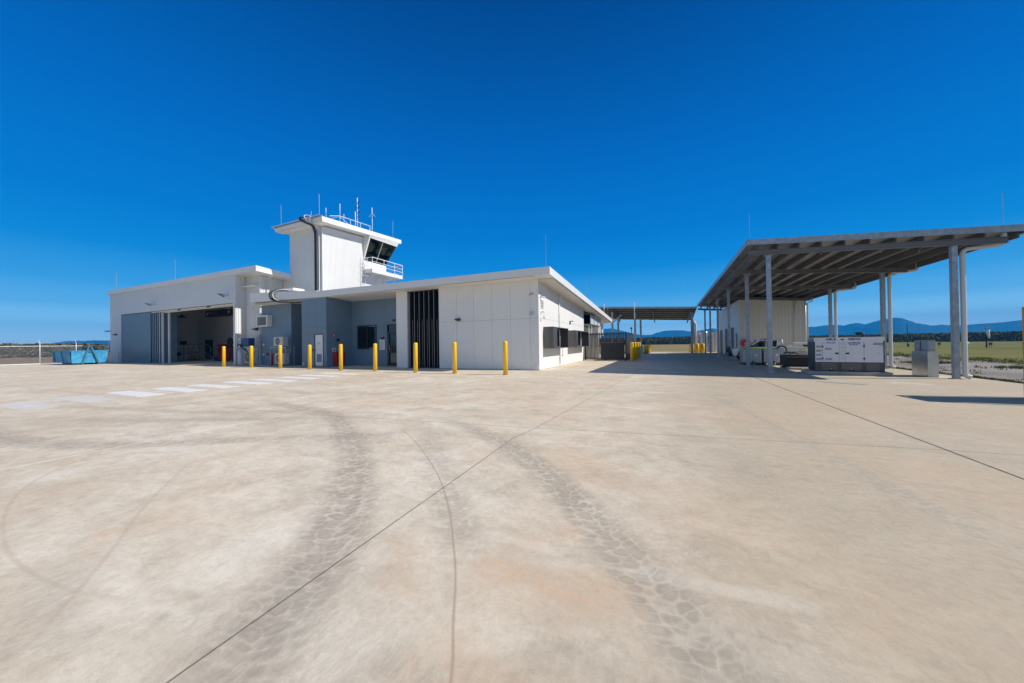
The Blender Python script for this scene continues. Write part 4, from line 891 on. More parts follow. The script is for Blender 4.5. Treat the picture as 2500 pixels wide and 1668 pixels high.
# cab: solid cheek facing the front, sloping east and rear glass
f = MB()
f.prism([(XE-0.6, 8.5), (XE, 8.72), (XE+0.80, 10.72), (XE-0.6, 10.72)], 'y', 21.86, 21.98)
f.build('cab_cheek', M['white_metal'], tw)
zt_, zb_ = 10.50, 8.72; xo = XE+0.80*(zt_-zb_)/2.0
def L(x0, x1, t): return x0+(x1-x0)*t
f = MB()
A0 = Vector((XE-0.02, 22.02, zb_)); A1 = Vector((XE-0.02, 24.43, zb_)); B0 = Vector((xo-0.02, 22.02, zt_)); B1 = Vector((xo-0.02, 25.02, zt_))
C0 = Vector((XW+0.1, 24.43, zb_)); C1 = Vector((XW+0.1, 25.02, zt_))
f.face([A0, A1, B1, B0]); f.face([A1, C0, C1, B1])
f.build('cab_glass', M['glass_cab'], tw)
f = MB()
f.bar(A1, B1, 0.10, 0.10); f.bar(A0, A1+Vector((0, 0, 0)), 0.07, 0.07); f.bar(B0, B1, 0.06, 0.06); f.bar(A0+Vector((0, 0.02, 0)), B0+Vector((0, 0.02, 0)), 0.05, 0.05)
f.build('cab_frame', M['charcoal'], tw)
f = MB(); f.bar(L(A0, A1, 0.52), L(B0, B1, 0.47), 0.04, 0.04); f.build('mullion', M['grey_plastic'], tw)
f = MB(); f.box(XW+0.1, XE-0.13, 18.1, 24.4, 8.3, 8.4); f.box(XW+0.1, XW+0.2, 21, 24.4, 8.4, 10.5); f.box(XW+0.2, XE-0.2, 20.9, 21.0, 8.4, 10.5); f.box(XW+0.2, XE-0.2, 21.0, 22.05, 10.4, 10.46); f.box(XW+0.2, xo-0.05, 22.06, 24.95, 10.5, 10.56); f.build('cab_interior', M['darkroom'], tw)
f = MB(); f.box(-25.4, -24.3, 22.3, 24.1, 8.4, 9.25); f.build('console', mat('teal_grey_console', (0.16, 0.24, 0.25), 0.5), tw)
f = MB()
f.hexa([(XW, 21.98, 10.5), (xo+0.02, 21.98, 10.5), (xo+0.02, 25.12, 10.5), (XW, 25.12, 10.5)], [(XW, 21.98, 10.74), (xo+0.14, 21.98, 10.74), (xo+0.14, 25.3, 10.92), (XW, 25.3, 10.92)]); f.build('cab_header', M['white_metal'], tw)
# roof
f = MB(); f.hexa([(-28.35, 17.42, 10.46), (-22.93, 17.42, 10.44), (-22.93, 25.65, 10.93), (-28.35, 25.65, 10.93)], [(-28.5, 17.36, 10.72), (-22.93, 17.36, 10.83), (-22.93, 25.65, 11.27), (-28.4, 25.65, 11.27)])
tr = f.build('roof', M['fascia'], tw)
f = MB()
f.hexa([(-28.62, 17.22, 10.76), (-22.98, 17.24, 10.86), (-22.98, 17.5, 10.88), (-28.62, 17.5, 10.78)], [(-28.62, 17.22, 10.79), (-22.98, 17.24, 10.89), (-22.98, 17.5, 10.91), (-28.62, 17.5, 10.81)])
for k in range(24):
    x = -28.5+0.23*k; z = 10.79+0.1*(k/24); f.box(x, x+0.08, 17.2, 17.6, z, z+0.05)
f.build('roof_sheeting', M['galv_sheet'], tr)
f = MB()
for k in range(24):
    x = -28.36+0.23*k; z = 10.70+0.1*(k/24); f.box(x, x+0.1, 17.35, 17.41, z, z+0.05)
f.build('sheet_gap', M['ink'], tr)
f = MB(); f.box(-28.3, -22.99, 17.45, 18.0, 10.42, 10.435); f.build('soffit', M['soffit'], tw)
# balcony
f = MB(); f.box(XE+0.005, -22.73, 21.85, 25.55, 7.52, 7.84); f.box(XE-1.5, XE+0.004, 24.52, 25.55, 7.52, 7.84); bal = f.build('balcony', M['white_metal'], tw)
f = MB()
for y in (21.87, 23.2, 24.5, 25.52): f.tube([(-22.72, y, 7.6), (-22.72, y, 8.80)], 0.022, 6)
f.tube([(-23.3, 21.87, 7.8), (-23.3, 21.87, 8.80)], 0.022, 6)
for z in (8.80, 8.45, 8.15): f.tube([(-23.68, 21.87, z), (-22.72, 21.87, z), (-22.72, 25.54, z), (-24.6, 25.54, z)], 0.018 if z < 8.7 else 0.026, 6)
f.build('handrail', M['white_wire'], bal)
f = MB()
for y in (22.3, 23.2, 24.1, 25.0): f.bar((-23.7, y, 7.0), (-22.85, y, 7.5), 0.05)
f.build('bracket', M['white_metal'], bal)
f = MB(); lx = XE+0.10
for y in (21.55, 21.95): f.tube([(lx, y, 5.2), (lx, y, 8.85)], 0.018, 6)
for k in range(11): f.tube([(lx, 21.55, 5.4+k*0.3), (lx, 21.95, 5.4+k*0.3)], 0.012, 5)
for k in range(3):
    z = 7.2+k*0.6; f.tube([(lx, 21.5, z), (lx+0.35, 21.4, z), (lx+0.6, 21.75, z), (lx+0.35, 22.1, z), (lx, 22.0, z)], 0.012, 5)
f.build('cage_ladder', M['white_wire'], tw)
# cable riser on the front face
f = MB()
rp = smooth([(-24.25, 17.86, 4.8), (-24.25, 17.86, 7.5), (-24.25, 17.86, 9.7), (-24.22, 17.75, 10.1), (-24.0, 17.42, 10.3), (-24.3, 17.15, 10.48), (-24.72, 17.05, 10.72), (-24.82, 17.12, 10.98), (-24.6, 17.5, 11.02)], 8)
for dx in (-0.14, -0.07, 0.0, 0.07): f.tube([p_+Vector((dx, 0, 0)) for p_ in rp], 0.040, 6)
f.build('cable_riser', M['navy_dark'], tw)
f = MB()
for k in range(60): f.box(-24.12, -24.02, 17.80, 17.84, 4.9+k*0.085, 4.9+k*0.085+0.03)
f.build('clip', M['grey_plastic'], tw)
f = MB(); f.tube(smooth([(-23.92, 17.86, 4.8), (-23.92, 17.86, 9.9), (-23.9, 17.7, 10.2), (-24.1, 17.28, 10.52), (-24.42, 17.1, 10.85), (-24.45, 17.15, 11.05), (-24.1, 17.4, 11.05)], 6), 0.035, 8)
f.box(-24.14, -23.97, 17.2, 17.3, 10.5, 10.92); f.build('cable_duct', M['white_metal'], tw)
# roof rail
f = MB()
f.tube([(-23.3, 18.3, 11.2), (-23.3, 19.2, 11.5), (-23.3, 22.25, 11.62)], 0.02, 6)
for y in (19.2, 20.2, 21.2, 22.2): f.tube([(-23.3, y, 11.0), (-23.3, y, 11.52+0.033*(y-19.2))], 0.018, 6)
f.tube([(-23.3, 19.2, 11.45), (-24.6, 19.2, 11.45)], 0.018, 6); f.tube([(-23.3, 19.25, 11.45), (-23.3, 20.0, 11.1)], 0.015, 6)
f.build('roof_rail', M['white_wire'], tw)
for (x, y, z0, z1) in ((-23.3, 17.45, 10.85, 12.52), (-27.78, 17.5, 10.8, 12.55), (-23.3, 24.95, 11.2, 12.92)):
    f = MB(); f.tube([(x, y, z0), (x, y, z1)], 0.011, 5); f.build('lightning_rod', M['galv_sheet'], tw)
AN = [(-24.0, 17.32, 10.85, 11.32, 0.02, 'short white whip aerial at the near edge of the tower roof'), (-23.3, 18.0, 10.9, 11.7, 0.024, 'white whip aerial just behind the near corner of the tower roof'), (-23.3, 19.22, 11.0, 12.45, 0.028, 'tall white whip aerial at the start of the tower roof rail'), (-23.5, 19.75, 11.0, 11.85, 0.022, 'short white aerial behind the tower roof rail')]
for x, y, a, b, rr, lb in AN:
    o = thing('whip_aerial', (x, y, a), lb, 'aerial', 'aerials on the tower roof')
    f = MB(); f.tube([(x, y, a), (x, y, a+(b-a)*0.4)], rr*1.2, 7); f.build('mount', M['galv'], o)
    f = MB(); f.tube([(x, y, a+(b-a)*0.4), (x, y, b)], rr*0.8, 7); f.build('whip', M['white_wire'], o)
o = thing('dipole_mast', (-23.3, 20.9, 11), 'tallest white mast on the tower roof with four black dipole rings', 'aerial mast')
f = MB(); f.tube([(-23.3, 20.9, 11.0), (-23.3, 20.9, 13.55)], 0.028, 7); f.tube([(-23.42, 20.8, 11.0), (-23.42, 20.8, 12.4)], 0.03, 7); f.build('mast', M['white_wire'], o)
for z in (13.15, 12.75, 12.35, 11.98):
    f = MB(); f.tube([(-23.45, 20.9, z), (-23.15, 20.9, z)], 0.02, 6); f.ring((-23.14, 20.9, z), 'y', 0.10, 0.075, 0.03, 12); f.build('dipole', M['black'], o)
o = thing('aerial_mast', (-23.3, 22.47, 11), 'white mast with a small cross arm at the far end of the roof rail', 'aerial mast')
f = MB(); f.tube([(-23.3, 22.47, 11.1), (-23.3, 22.47, 13.3)], 0.026, 7); f.tube([(-23.3, 22.47, 11.6), (-23.9, 22.4, 11.2)], 0.02, 6); f.build('mast', M['white_wire'], o)
f = MB(); f.tube([(-23.6, 22.4, 12.5), (-23.3, 22.47, 12.8), (-23.0, 22.5, 12.5)], 0.014, 6); f.build('cross_arm', M['white_wire'], o)

# ================================================================== BOLLARDS
def bollard(loc, label, group, h=1.40, r=0.095):
    x, y = loc; o = thing('bollard', (x, y, 0), label, 'bollard', group)
    f = MB(); f.lathe((x, y, 0.002), [(r, 0), (r, h-0.06), (r*0.93, h-0.025), (r*0.72, h-0.006), (r*0.3, h)], 20); f.build('post', M['yellow'], o)
    f = MB(); f.lathe((x, y, 0.0305), [(r*1.25, 0), (r*1.2, 0.006), (r*1.02, 0.008)], 20); f.build('base_collar', M['concrete_block'], o)
    return o
BL = [(-27.68, 13.5, 'yellow bollard in front of the open hangar doorway, leftmost of the front row'),
      (-24.46, 13.45, 'yellow bollard in front of the blue box and wall-mounted frame by the hangar corner'),
      (-21.39, 13.35, 'yellow bollard in front of the pair of stacked air conditioning units'),
      (-18.6, 13.25, 'yellow bollard to the left of the pale grey service door'),
      (-15.95, 13.12, 'yellow bollard just right of the red hose cabinet'),
      (-13.5, 13.12, 'yellow bollard in front of the recess window, left of the notice'),
      (-10.86, 13.02, 'yellow bollard in front of the dark fin screen'),
      (-8.69, 13.03, 'yellow bollard in front of the white panels just right of the fin screen'),
      (-6.21, 13.07, 'yellow bollard nearest the right corner of the white building, rightmost of the front row')]
for x, y, lb in BL: bollard((x, y), lb, 'yellow bollards along the front of the building')
for k, (y, lb) in enumerate(((24.3, 'first yellow bollard beside the dark fence panel, nearest the gate'), (26.4, 'second yellow bollard beside the dark fence panel'), (28.5, 'third yellow bollard beside the dark fence panel'), (30.5, 'last yellow bollard of four beside the dark fence panel'))):
    bollard((-2.22, y), lb, 'yellow bollards beside the gate fence', h=1.28, r=0.11)
for x, y, lb in ((-2.25, 41.4, 'stout yellow post near the far end of the driveway, on its left'), (-2.15, 44.2, 'stout yellow post behind another at the far left end of the driveway'), (2.5, 46.6, 'stout yellow post at the far right end of the driveway, left of its group'), (2.95, 45.0, 'stout yellow post at the far right end of the driveway, middle of three'), (3.45, 44.4, 'stout yellow post at the far right end of the driveway beside the white pipe')):
    bollard((x, y), lb, 'stout yellow posts at the far end of the driveway', h=1.02, r=0.24)

# ================================================================== MAIN CANOPY
M['steel_mid'] = mat('dull_steel', (0.17, 0.165, 0.16), 0.55, metal=0.2, var=0.1)
M['roofsheet'] = mat('sheet_underside', (0.36, 0.355, 0.35), 0.35, metal=0.5, var=0.15, vscale=1.0)
M['purlin'] = mat('purlin_steel', (0.12, 0.12, 0.122), 0.5, metal=0.3, var=0.12)
cn = thing('canopy', (3.6, 16.45, 0), 'long open-sided steel canopy with sloping sheet roof over the parked vehicles', 'canopy')
def skew(x): return -0.135*(x-3.6)
def ctop(x): return 5.23 - 0.104*(x-2.85)
XCL, XCR, YCF, YCB = 2.85, 9.66, 16.05, 43.0
fs = []
f = MB()                                             # edge flashings round the roof
a = (XCL, YCF+0.1); b = (XCR, YCF+skew(XCR)+0.0)
f.hexa([(a[0], a[1], ctop(a[0])-0.22), (b[0], b[1], ctop(b[0])-0.20), (b[0], b[1]+0.02, ctop(b[0])-0.20), (a[0], a[1]+0.02, ctop(a[0])-0.22)], [(a[0], a[1], ctop(a[0])), (b[0], b[1], ctop(b[0])), (b[0], b[1]+0.02, ctop(b[0])), (a[0], a[1]+0.02, ctop(a[0]))])
f.hexa([(a[0], a[1], ctop(a[0])-0.22), (a[0]+0.02, a[1], ctop(a[0])-0.22), (a[0]+0.02, YCB, ctop(a[0])-0.22), (a[0], YCB, ctop(a[0])-0.22)], [(a[0], a[1], ctop(a[0])), (a[0]+0.02, a[1], ctop(a[0])), (a[0]+0.02, YCB, ctop(a[0])), (a[0], YCB, ctop(a[0]))])
f.hexa([(XCR-0.12, b[1], ctop(XCR)-0.2), (XCR, b[1], ctop(XCR)-0.2), (XCR, YCB, ctop(XCR)-0.2), (XCR-0.12, YCB, ctop(XCR)-0.2)], [(XCR-0.12, b[1], ctop(XCR)-0.04), (XCR, b[1], ctop(XCR)-0.04), (XCR, YCB, ctop(XCR)-0.04), (XCR-0.12, YCB, ctop(XCR)-0.04)])
f.build('edge_flashing', M['galv'], cn)
f = MB()                                             # corrugated sheet, ribs run down the slope
yy = YCF-0.55; k = 0
while yy < YCB+1:
    for (u0, u1, h0, h1) in ((0, 0.10, 0, 0), (0.10, 0.13, 0, 0.03), (0.13, 0.17, 0.03, 0.03), (0.17, 0.20, 0.03, 0)):
        pts = []
        ya, yb = yy+u0, yy+u1
        xa = max(XCL+0.02, 3.6+(YCF-ya)/0.135 if False else XCL+0.02)
        for (x, y, h) in ((XCL+0.02, ya, h0), (XCR-0.02, ya+skew(XCR), h0), (XCR-0.02, yb+skew(XCR), h1), (XCL+0.02, yb, h1)):
            pts.append((x, min(YCB-0.01, max(y, YCF+0.12+ (skew(x) if x > 4 else 0))), ctop(x)-0.11+h))
        f.face(pts)
    yy += 0.2
f.build('roof_sheet', M['roofsheet'], cn)
f = MB()
for k in range(11):
    x = 3.2+0.62*k
    if x > XCR-0.2: break
    z = ctop(x)-0.125; pr = MB(); y0 = YCF+0.14+max(0, 0)+skew(x)*(1 if x > 3.6 else 0)
    pr.hexa([(x, y0, z-0.24), (x+0.04, y0, z-0.24), (x+0.04, YCB-0.05, z-0.24), (x, YCB-0.05, z-0.24)], [(x, y0, z), (x+0.04, y0, z), (x+0.04, YCB-0.05, z), (x, YCB-0.05, z)])
    pr.build('purlin', M['purlin'], cn)
COLY = [(16.45, 15.45), (20.55, 20.0), (26.4, 25.0), (31.9, 31.0), (37.4, 36.6), (42.4, 41.6)]
for k, (yl, yr) in enumerate(COLY):
    zc = ctop(3.6)-0.57
    f = MB(); f.box(3.53, 3.67, yl-0.07, yl+0.07, 0.02, zc); f.box(3.45, 3.75, yl-0.12, yl+0.12, zc, zc+0.015); f.box(3.44, 3.76, yl-0.12, yl+0.12, 0.004, 0.02); f.build('column', M['galv'], cn)
    xr = 8.1 if k == 0 else 8.36 if k == 1 else 8.4
    if k == 2: xr = 8.27
    if not (3 <= k <= 5):
        zr = ctop(xr)-0.56
        f = MB(); f.box(xr-0.065, xr+0.065, yr-0.065, yr+0.065, 0.02, zr); f.box(xr-0.12, xr+0.12, yr-0.12, yr+0.12, 0.004, 0.02); f.build('column', M['galv'], cn)
    f = MB()                                         # rafter: I-section down the slope
    xe = 9.1
    def seg(xa, ya, xb, yb, z0, z1, w): f.hexa([(xa, ya-w, ctop(xa)+z0), (xb, yb-w, ctop(xb)+z0), (xb, yb+w, ctop(xb)+z0), (xa, ya+w, ctop(xa)+z0)], [(xa, ya-w, ctop(xa)+z1), (xb, yb-w, ctop(xb)+z1), (xb, yb+w, ctop(xb)+z1), (xa, ya+w, ctop(xa)+z1)])
    ye = yl+(yr-yl)*(xe-3.6)/(xr-3.6)
    seg(2.95, yl, xe, ye, -0.55, -0.535, 0.06); seg(2.95, yl, xe, ye, -0.385, -0.37, 0.06); seg(2.95, yl, xe, ye, -0.535, -0.385, 0.012)
    f.build('rafter', M['steel_mid'], cn)
    if k < len(COLY)-1:
        for x in (5.2, 6.8, 7.7):
            br = MB(); br.bar((x, yl+skew(x)*0.8+0.2, ctop(x)-0.53), (x+0.3, yl+skew(x)*0.8+0.55, ctop(x)-0.33), 0.03); br.build('fly_brace', M['galv'], cn)
for y0, y1 in ((17.25, 18.15), (19.6, 20.4), (22.0, 23.0), (24.9, 25.6), (29.3, 30.0)):
    f = MB(); f.box(7.0, 7.09, y0, y1, 4.60, 4.65); lt = f.build('strip_light', M['tube_light'], cn)
def cdown(yl, xr, yr, zt):
    f = MB(); xx = xr+0.20
    f.tube(smooth([(xx+0.12, yr-0.02, 0.06), (xx+0.02, yr, 0.10), (xx, yr, 0.2)], 4) + [Vector((xx, yr, zt-0.14)), Vector((xx+0.03, yr, zt-0.06)), Vector((xx+0.1, yr, zt)), Vector((xx+0.78, yr+0.0, zt+0.05)), Vector((xx+0.85, yr, zt+0.08)), Vector((xx+0.87, yr, zt+0.38))], 0.062, 12)
    f.build('downpipe', M['pipe'], cn)
cdown(16.45, 8.12, 15.5, 4.0); cdown(20.5, 8.38, 20.0, 4.05); cdown(26.4, 8.3, 25.0, 4.0)
f = MB(); f.tube([(9.06, 31.25, 0.05), (9.06, 31.25, 3.9), (9.3, 31.1, 4.0), (9.3, 31.1, 4.3)], 0.055, 10); f.build('downpipe', M['pipe'], cn)
for (x, y) in ((2.98, 16.3), (9.27, 15.65)):
    f = MB(); f.tube([(x, y, ctop(x)-0.1), (x, y, ctop(x)+1.05)], 0.008, 5); f.build('lightning_rod', M['galv_sheet'], cn)

# ================================================================== REAR CANOPY
rc = thing('rear_canopy', (-3.5, 42.5, 0), 'low flat canopy crossing behind the gate between building and long canopy', 'canopy')
f = MB()
def rt(x): return 5.02 - 0.057*(x-2.5)
f.hexa([(-9.5, 42.0, rt(-9.5)-0.2), (2.84, 42.0, rt(2.84)-0.2), (2.84, 42.04, rt(2.84)-0.2), (-9.5, 42.04, rt(-9.5)-0.2)], [(-9.5, 42.0, rt(-9.5)), (2.84, 42.0, rt(2.84)), (2.84, 42.04, rt(2.84)), (-9.5, 42.04, rt(-9.5))]); f.build('edge_flashing', M['galv'], rc)
f = MB(); f.hexa([(-9.5, 42.04, rt(-9.5)-0.09), (2.84, 42.04, rt(2.84)-0.09), (2.84, 49.5, 4.10), (-9.5, 49.5, 4.75)], [(-9.5, 42.04, rt(-9.5)-0.06), (2.84, 42.04, rt(2.84)-0.06), (2.84, 49.5, 4.13), (-9.5, 49.5, 4.78)]); f.build('roof_sheet', M['roofsheet'], rc)
for k in range(6):
    f = MB(); x0 = -9.4; y = 42.6+1.3*k; zz = lambda x: rt(x)-0.12-(y-42)*(rt(x)-0.09-(4.75-(x+9.5)*0.0527))/7.5
    f.hexa([(x0, y, zz(x0)-0.16), (2.8, y, zz(2.8)-0.16), (2.8, y+0.06, zz(2.8)-0.16), (x0, y+0.06, zz(x0)-0.16)], [(x0, y, zz(x0)), (2.8, y, zz(2.8)), (2.8, y+0.06, zz(2.8)), (x0, y+0.06, zz(x0))]); f.build('purlin', M['grey_dark'], rc)
for x in (-6.0, -1.6, 2.2):
    f = MB(); rr = 4.75-(x+9.5)*0.0527; f.hexa([(x-0.06, 42.1, rt(x)-0.50), (x+0.06, 42.1, rt(x)-0.50), (x+0.06, 49.3, rr-0.50), (x-0.06, 49.3, rr-0.50)], [(x-0.06, 42.1, rt(x)-0.29), (x+0.06, 42.1, rt(x)-0.29), (x+0.06, 49.3, rr-0.29), (x-0.06, 49.3, rr-0.29)]); f.build('rafter', M['grey_dark'], rc)
for x, y, h in ((-3.5, 42.5, 4.75), (-6.05, 42.5, 4.9), (-5.95, 47.0, 4.4), (-3.2, 47.0, 4.25), (2.35, 42.6, 4.5), (2.75, 47.0, 3.95)):
    f = MB(); f.box(x-0.11, x+0.11, y-0.11, y+0.11, 0.004, h); f.build('column', M['galv'], rc)
f = MB(); f.bar((-6.0, 42.5, 3.6), (-5.0, 42.5, 4.55), 0.12); f.build('brace', M['galv'], rc)
for x in (-3.5, -6.9):
    f = MB(); f.tube([(x, 41.95, 4.0), (x, 41.95, 5.9)], 0.05, 6); f.build('vent_pipe', M['white_wire'], rc)
f = MB(); f.tube([(3.0, 46.9, 0.05), (3.0, 46.9, 3.3), (2.7, 46.9, 3.9)], 0.11, 8); f.build('downpipe', M['pipe'], rc)

# ================================================================== GATE AND FENCE PANEL
gt = thing('slatted_gate', (-4.2, 25.3, 0), 'charcoal slatted steel gate with rounded picket tops beside the white building', 'gate')
f = MB(); f.box(-5.56, -2.80, 25.28, 25.33, 1.86, 1.92); f.box(-5.56, -2.80, 25.28, 25.33, 0.14, 0.20); f.box(-5.58, -5.50, 25.26, 25.34, 0.03, 2.0); f.build('frame', M['charcoal'], gt)
nS = 28
for k in range(nS):
    x = -5.47+k*(2.62/(nS-1)); f = MB(); f.box(x-0.026, x+0.026, 25.235, 25.275, 0.06, 2.0); f.build('picket', M['charcoal'], gt)
f = MB(); f.box(-4.75, -4.45, 25.22, 25.245, 1.02, 1.06); f.build('latch', M['charcoal'], gt)
f = MB(); f.tube([(-5.0, 25.3, 0.06), (-5.0, 25.3, 0.14)], 0.04); f.box(-4.3, -4.05, 25.25, 25.35, 0.02, 0.08); f.build('roller', M['charcoal'], gt)
fp = thing('fence_panel', (-2.72, 25.3, 0), 'solid charcoal fence panel running back from the slatted gate', 'fence')
f = MB(); f.box(-2.76, -2.66, 25.25, 25.37, 0.01, 2.0); f.build('post', M['charcoal'], fp)
f = MB(); f.box(-2.74, -2.69, 25.37, 31.1, 0.04, 1.98)
f.build('panel', M['navy_dark'], fp)
f = MB(); f.box(-2.69, -2.66, 25.37, 31.1, 1.9, 1.96); f.box(-2.69, -2.66, 25.37, 31.1, 1.0, 1.05); f.build('rail', M['charcoal'], fp)
wb = thing('wheelie_bin', (-4.0, 27.2, 0), 'wide dark grey enclosure with pale lid standing behind the gate', 'storage box')
f = MB(); f.box(-4.7, -3.1, 27.0, 28.0, 0.05, 1.25); f.build('box_body', M['grey_dark'], wb)
f = MB(); f.box(-4.75, -3.05, 26.95, 28.05, 1.25, 1.31); f.build('lid', M['grey_plastic'], wb)
mp = thing('lamp_mast', (-3.9, 45.5, 0), 'thin dark mast with a small lamp head rising behind the fence panel', 'mast')
f = MB(); f.tube([(-4.15, 45, 0), (-4.15, 45, 2.9)], 0.05, 6); f.build('pole', M['grey_dark'], mp)
f = MB(); f.lathe((-4.15, 45, 2.9), [(0.09, 0), (0.12, 0.1), (0.05, 0.25)], 8); f.build('lamp_head', M['black'], mp)
cr = thing('crate_cage', (-2.9, 40.0, 0), 'small blue-white caged tank near the far end of the driveway', 'tank')
f = MB(); f.box(-3.0, -2.55, 40.6, 41.4, 0.12, 0.85); f.build('tank', mat('faded_blue_tank', (0.20, 0.36, 0.52), 0.5), cr)
f = MB()
for k in range(4):
    f.box(-3.03+0.16*k, -3.01+0.16*k, 40.56, 40.59, 0.05, 0.9); f.box(-3.03, -2.53, 40.56, 40.59, 0.1+0.25*k, 0.12+0.25*k)
f.box(-3.03, -2.53, 40.5, 41.4, 0.01, 0.1); f.build('cage', M['galv'], cr)

# ================================================================== ANNEX BUILDING
ax = thing('annex', (4.95, 31.4, 0), 'cream ribbed steel annex with dark doorways standing under the long canopy', 'building')
doors = [(32.25, 32.95, 0.02, 1.85), (33.7, 35.4, 0.02, 2.42), (37.1, 38.8, 0.02, 2.42), (40.4, 42.3, 0.02, 2.42)]
f = MB(); f.wall('x', 4.95, 5.1, 31.4, 44.0, 0, 4.42, holes=[(a, b, -1 if False else c, d) for a, b, c, d in doors]); f.box(4.96, 8.9, 43.85, 44.0, 0, 4.2); f.build('wall', M['white_metal'], ax)
cream = mat('cream_ribbed_steel', (0.64, 0.63, 0.57), 0.5, var=0.03, dirt=0.1)
f = MB(); f.ribs((4.95, 31.4), (8.92, 31.4), 0, 4.4, (0, -1), 0.19, 0.025, 0.025, base=0.012, top=lambda x: 4.42-0.05*x); f.ribs((8.92, 31.4), (8.92, 44), 0, 4.2, (1, 0), 0.19, 0.025, 0.025); f.box(4.93, 5.03, 31.36, 31.41, 0.02, 4.4); f.box(8.84, 8.95, 31.36, 31.41, 0.02, 4.2); f.build('ribbed_cladding', cream, ax)
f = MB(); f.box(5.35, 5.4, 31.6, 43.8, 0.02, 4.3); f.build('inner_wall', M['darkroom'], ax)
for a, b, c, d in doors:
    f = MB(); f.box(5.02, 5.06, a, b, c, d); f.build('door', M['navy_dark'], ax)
f = MB(); f.tube([(8.36, 31.32, 0.9), (8.36, 31.32, 4.2)], 0.045, 8)
for z in (1.2, 2.4, 3.6): f.box(8.30, 8.42, 31.30, 31.36, z, z+0.04)
f.build('downpipe', M['pipe'], ax)
f = MB(); f.tube([(8.98, 31.35, 0.05), (8.98, 31.35, 4.15)], 0.05, 8); f.build('downpipe', M['white_wire'], ax)
o = thing('wall_sign', (5.2, 31.33, 2.05), 'long narrow white sign board high on the cream annex wall', 'sign')
f = MB(); f.box(5.02, 5.45, 31.33, 31.36, 2.0, 2.14); f.build('board', M['paper'], o)
f = MB(); f.box(5.05, 5.42, 31.325, 31.329, 2.05, 2.09); f.build('print', M['galv'], o)
o = thing('hose_reel', (5.32, 31.2, 1.1), 'round red fire hose reel on the annex wall', 'hose reel')
f = MB(); f.ring((5.33, 31.2, 1.07), 'y', 0.31, 0.10, 0.18, 28); f.build('reel', M['red'], o)
f = MB(); f.ring((5.33, 31.2, 1.07), 'y', 0.10, 0.04, 0.2, 16); f.build('hub', M['grey_plastic'], o)
for k, (x, y, r) in enumerate(((3.75, 47.6, 0.62), (5.05, 47.9, 0.62))):
    o = thing('water_tank', (x, y, 0), ('left' if k == 0 else 'right')+' of two round corrugated steel water tanks beyond the canopy columns', 'water tank', 'corrugated water tanks')
    f = MB(); prof = []
    for q in range(40): prof += [(r+0.012*(q % 2), 0.05+q*0.06)]
    f.lathe((x, y, 0), prof, 28); f.build('shell', M['galv_sheet'], o)
    f = MB(); f.lathe((x, y, 2.43), [(r+0.03, 0), (r*0.6, 0.08), (0.1, 0.12)], 28); f.build('lid', M['galv_sheet'], o)

# ================================================================== GENERATOR
import mathutils
gb = thing('generator_plinth', (5.7, 16.5, 0), 'low grey concrete plinth under the white diesel generator', 'plinth')
GA = Vector((4.88, 16.22, 0)); gu = Vector((1.83, -0.20, 0)).normalized(); gv = Vector((0.10, 1.0, 0)).normalized(); gv = Vector((-gu.y, gu.x, 0))
f = MB()
def gp(u, v, z): p = GA+gu*u+gv*v; return (p.x, p.y, z)
def gbox(m, u0, u1, v0, v1, z0, z1): m.hexa([gp(u0, v0, z0), gp(u1, v0, z0), gp(u1, v1, z0), gp(u0, v1, z0)], [gp(u0, v0, z1), gp(u1, v0, z1), gp(u1, v1, z1), gp(u0, v1, z1)])
gbox(f, -0.20, 2.0, -0.14, 1.2, 0.004, 0.125); f.build('plinth_slab', M['concrete_block'], gb, bevel=0.01)
ge = thing('generator', tuple(GA), 'large white and dark grey diesel generator with ABLE and 100KVA lettering', 'generator')
GL = 1.85
f = MB(); gbox(f, 0.0, GL-0.02, 0.005, 1.0, 0.135, 0.455)
for u in (0.09, 0.62, 1.27): pass
f.build('base_tank', M['grey_dark'], ge)
f = MB(); gbox(f, 0.005, 0.19, 0.0, 0.02, 0.14, 0.45) if False else None
for u0, u1 in ((0.20, 0.61), (0.75, 1.25), (1.39, 1.72)): gbox(f, u0, u1, -0.004, 0.004, 0.16, 0.44)
f.build('base_panel', mat('taupe_grey_steel', (0.125, 0.118, 0.112), 0.5, var=0.06), ge)
f = MB()
for u in (0.105, 0.665, 1.30):
    for z in (0.19, 0.265, 0.34): gbox(f, u+0.01, u+0.055, -0.006, -0.001 if u < 0.2 else 0.004, z, z+0.02)
f.build('base_slot', M['black'], ge)
for u in (0.47, 1.0):
    f = MB(); gbox(f, u-0.07, u+0.08, -0.008, -0.0045, 0.14, 0.185); f.build('fork_pocket', M['black'], ge)
    f = MB(); gbox(f, u-0.015, u+0.015, -0.012, -0.0045, 0.20, 0.23); f.build('plug', M['grey_plastic'], ge)
f = MB(); gbox(f, 0.0, 0.03, 0.0, 1.02, 0.135, 1.325); gbox(f, 0.03, GL-0.03, 0.02, 1.0, 0.455, 1.30); gbox(f, GL-0.03, GL-0.005, 0.0, 1.0, 0.135, 1.325); f.build('canopy_end', M['navy_dark'], ge)
f = MB(); gbox(f, 0.03, GL-0.035, -0.004, 0.02, 0.462, 1.20); gbox(f, 0.0, GL, -0.008, 1.0, 1.20, 1.345); body = f.build('body_panel', mat('generator_white', (0.72, 0.71, 0.74), 0.4, var=0.02, dirt=0.08), ge)
f = MB()
for u in (0.235, 0.695, 0.85, 1.335): gbox(f, u-0.003, u+0.003, -0.0055, -0.004, 0.465, 1.195)
f.build('panel_joint', M['ink'], ge)
f = MB()
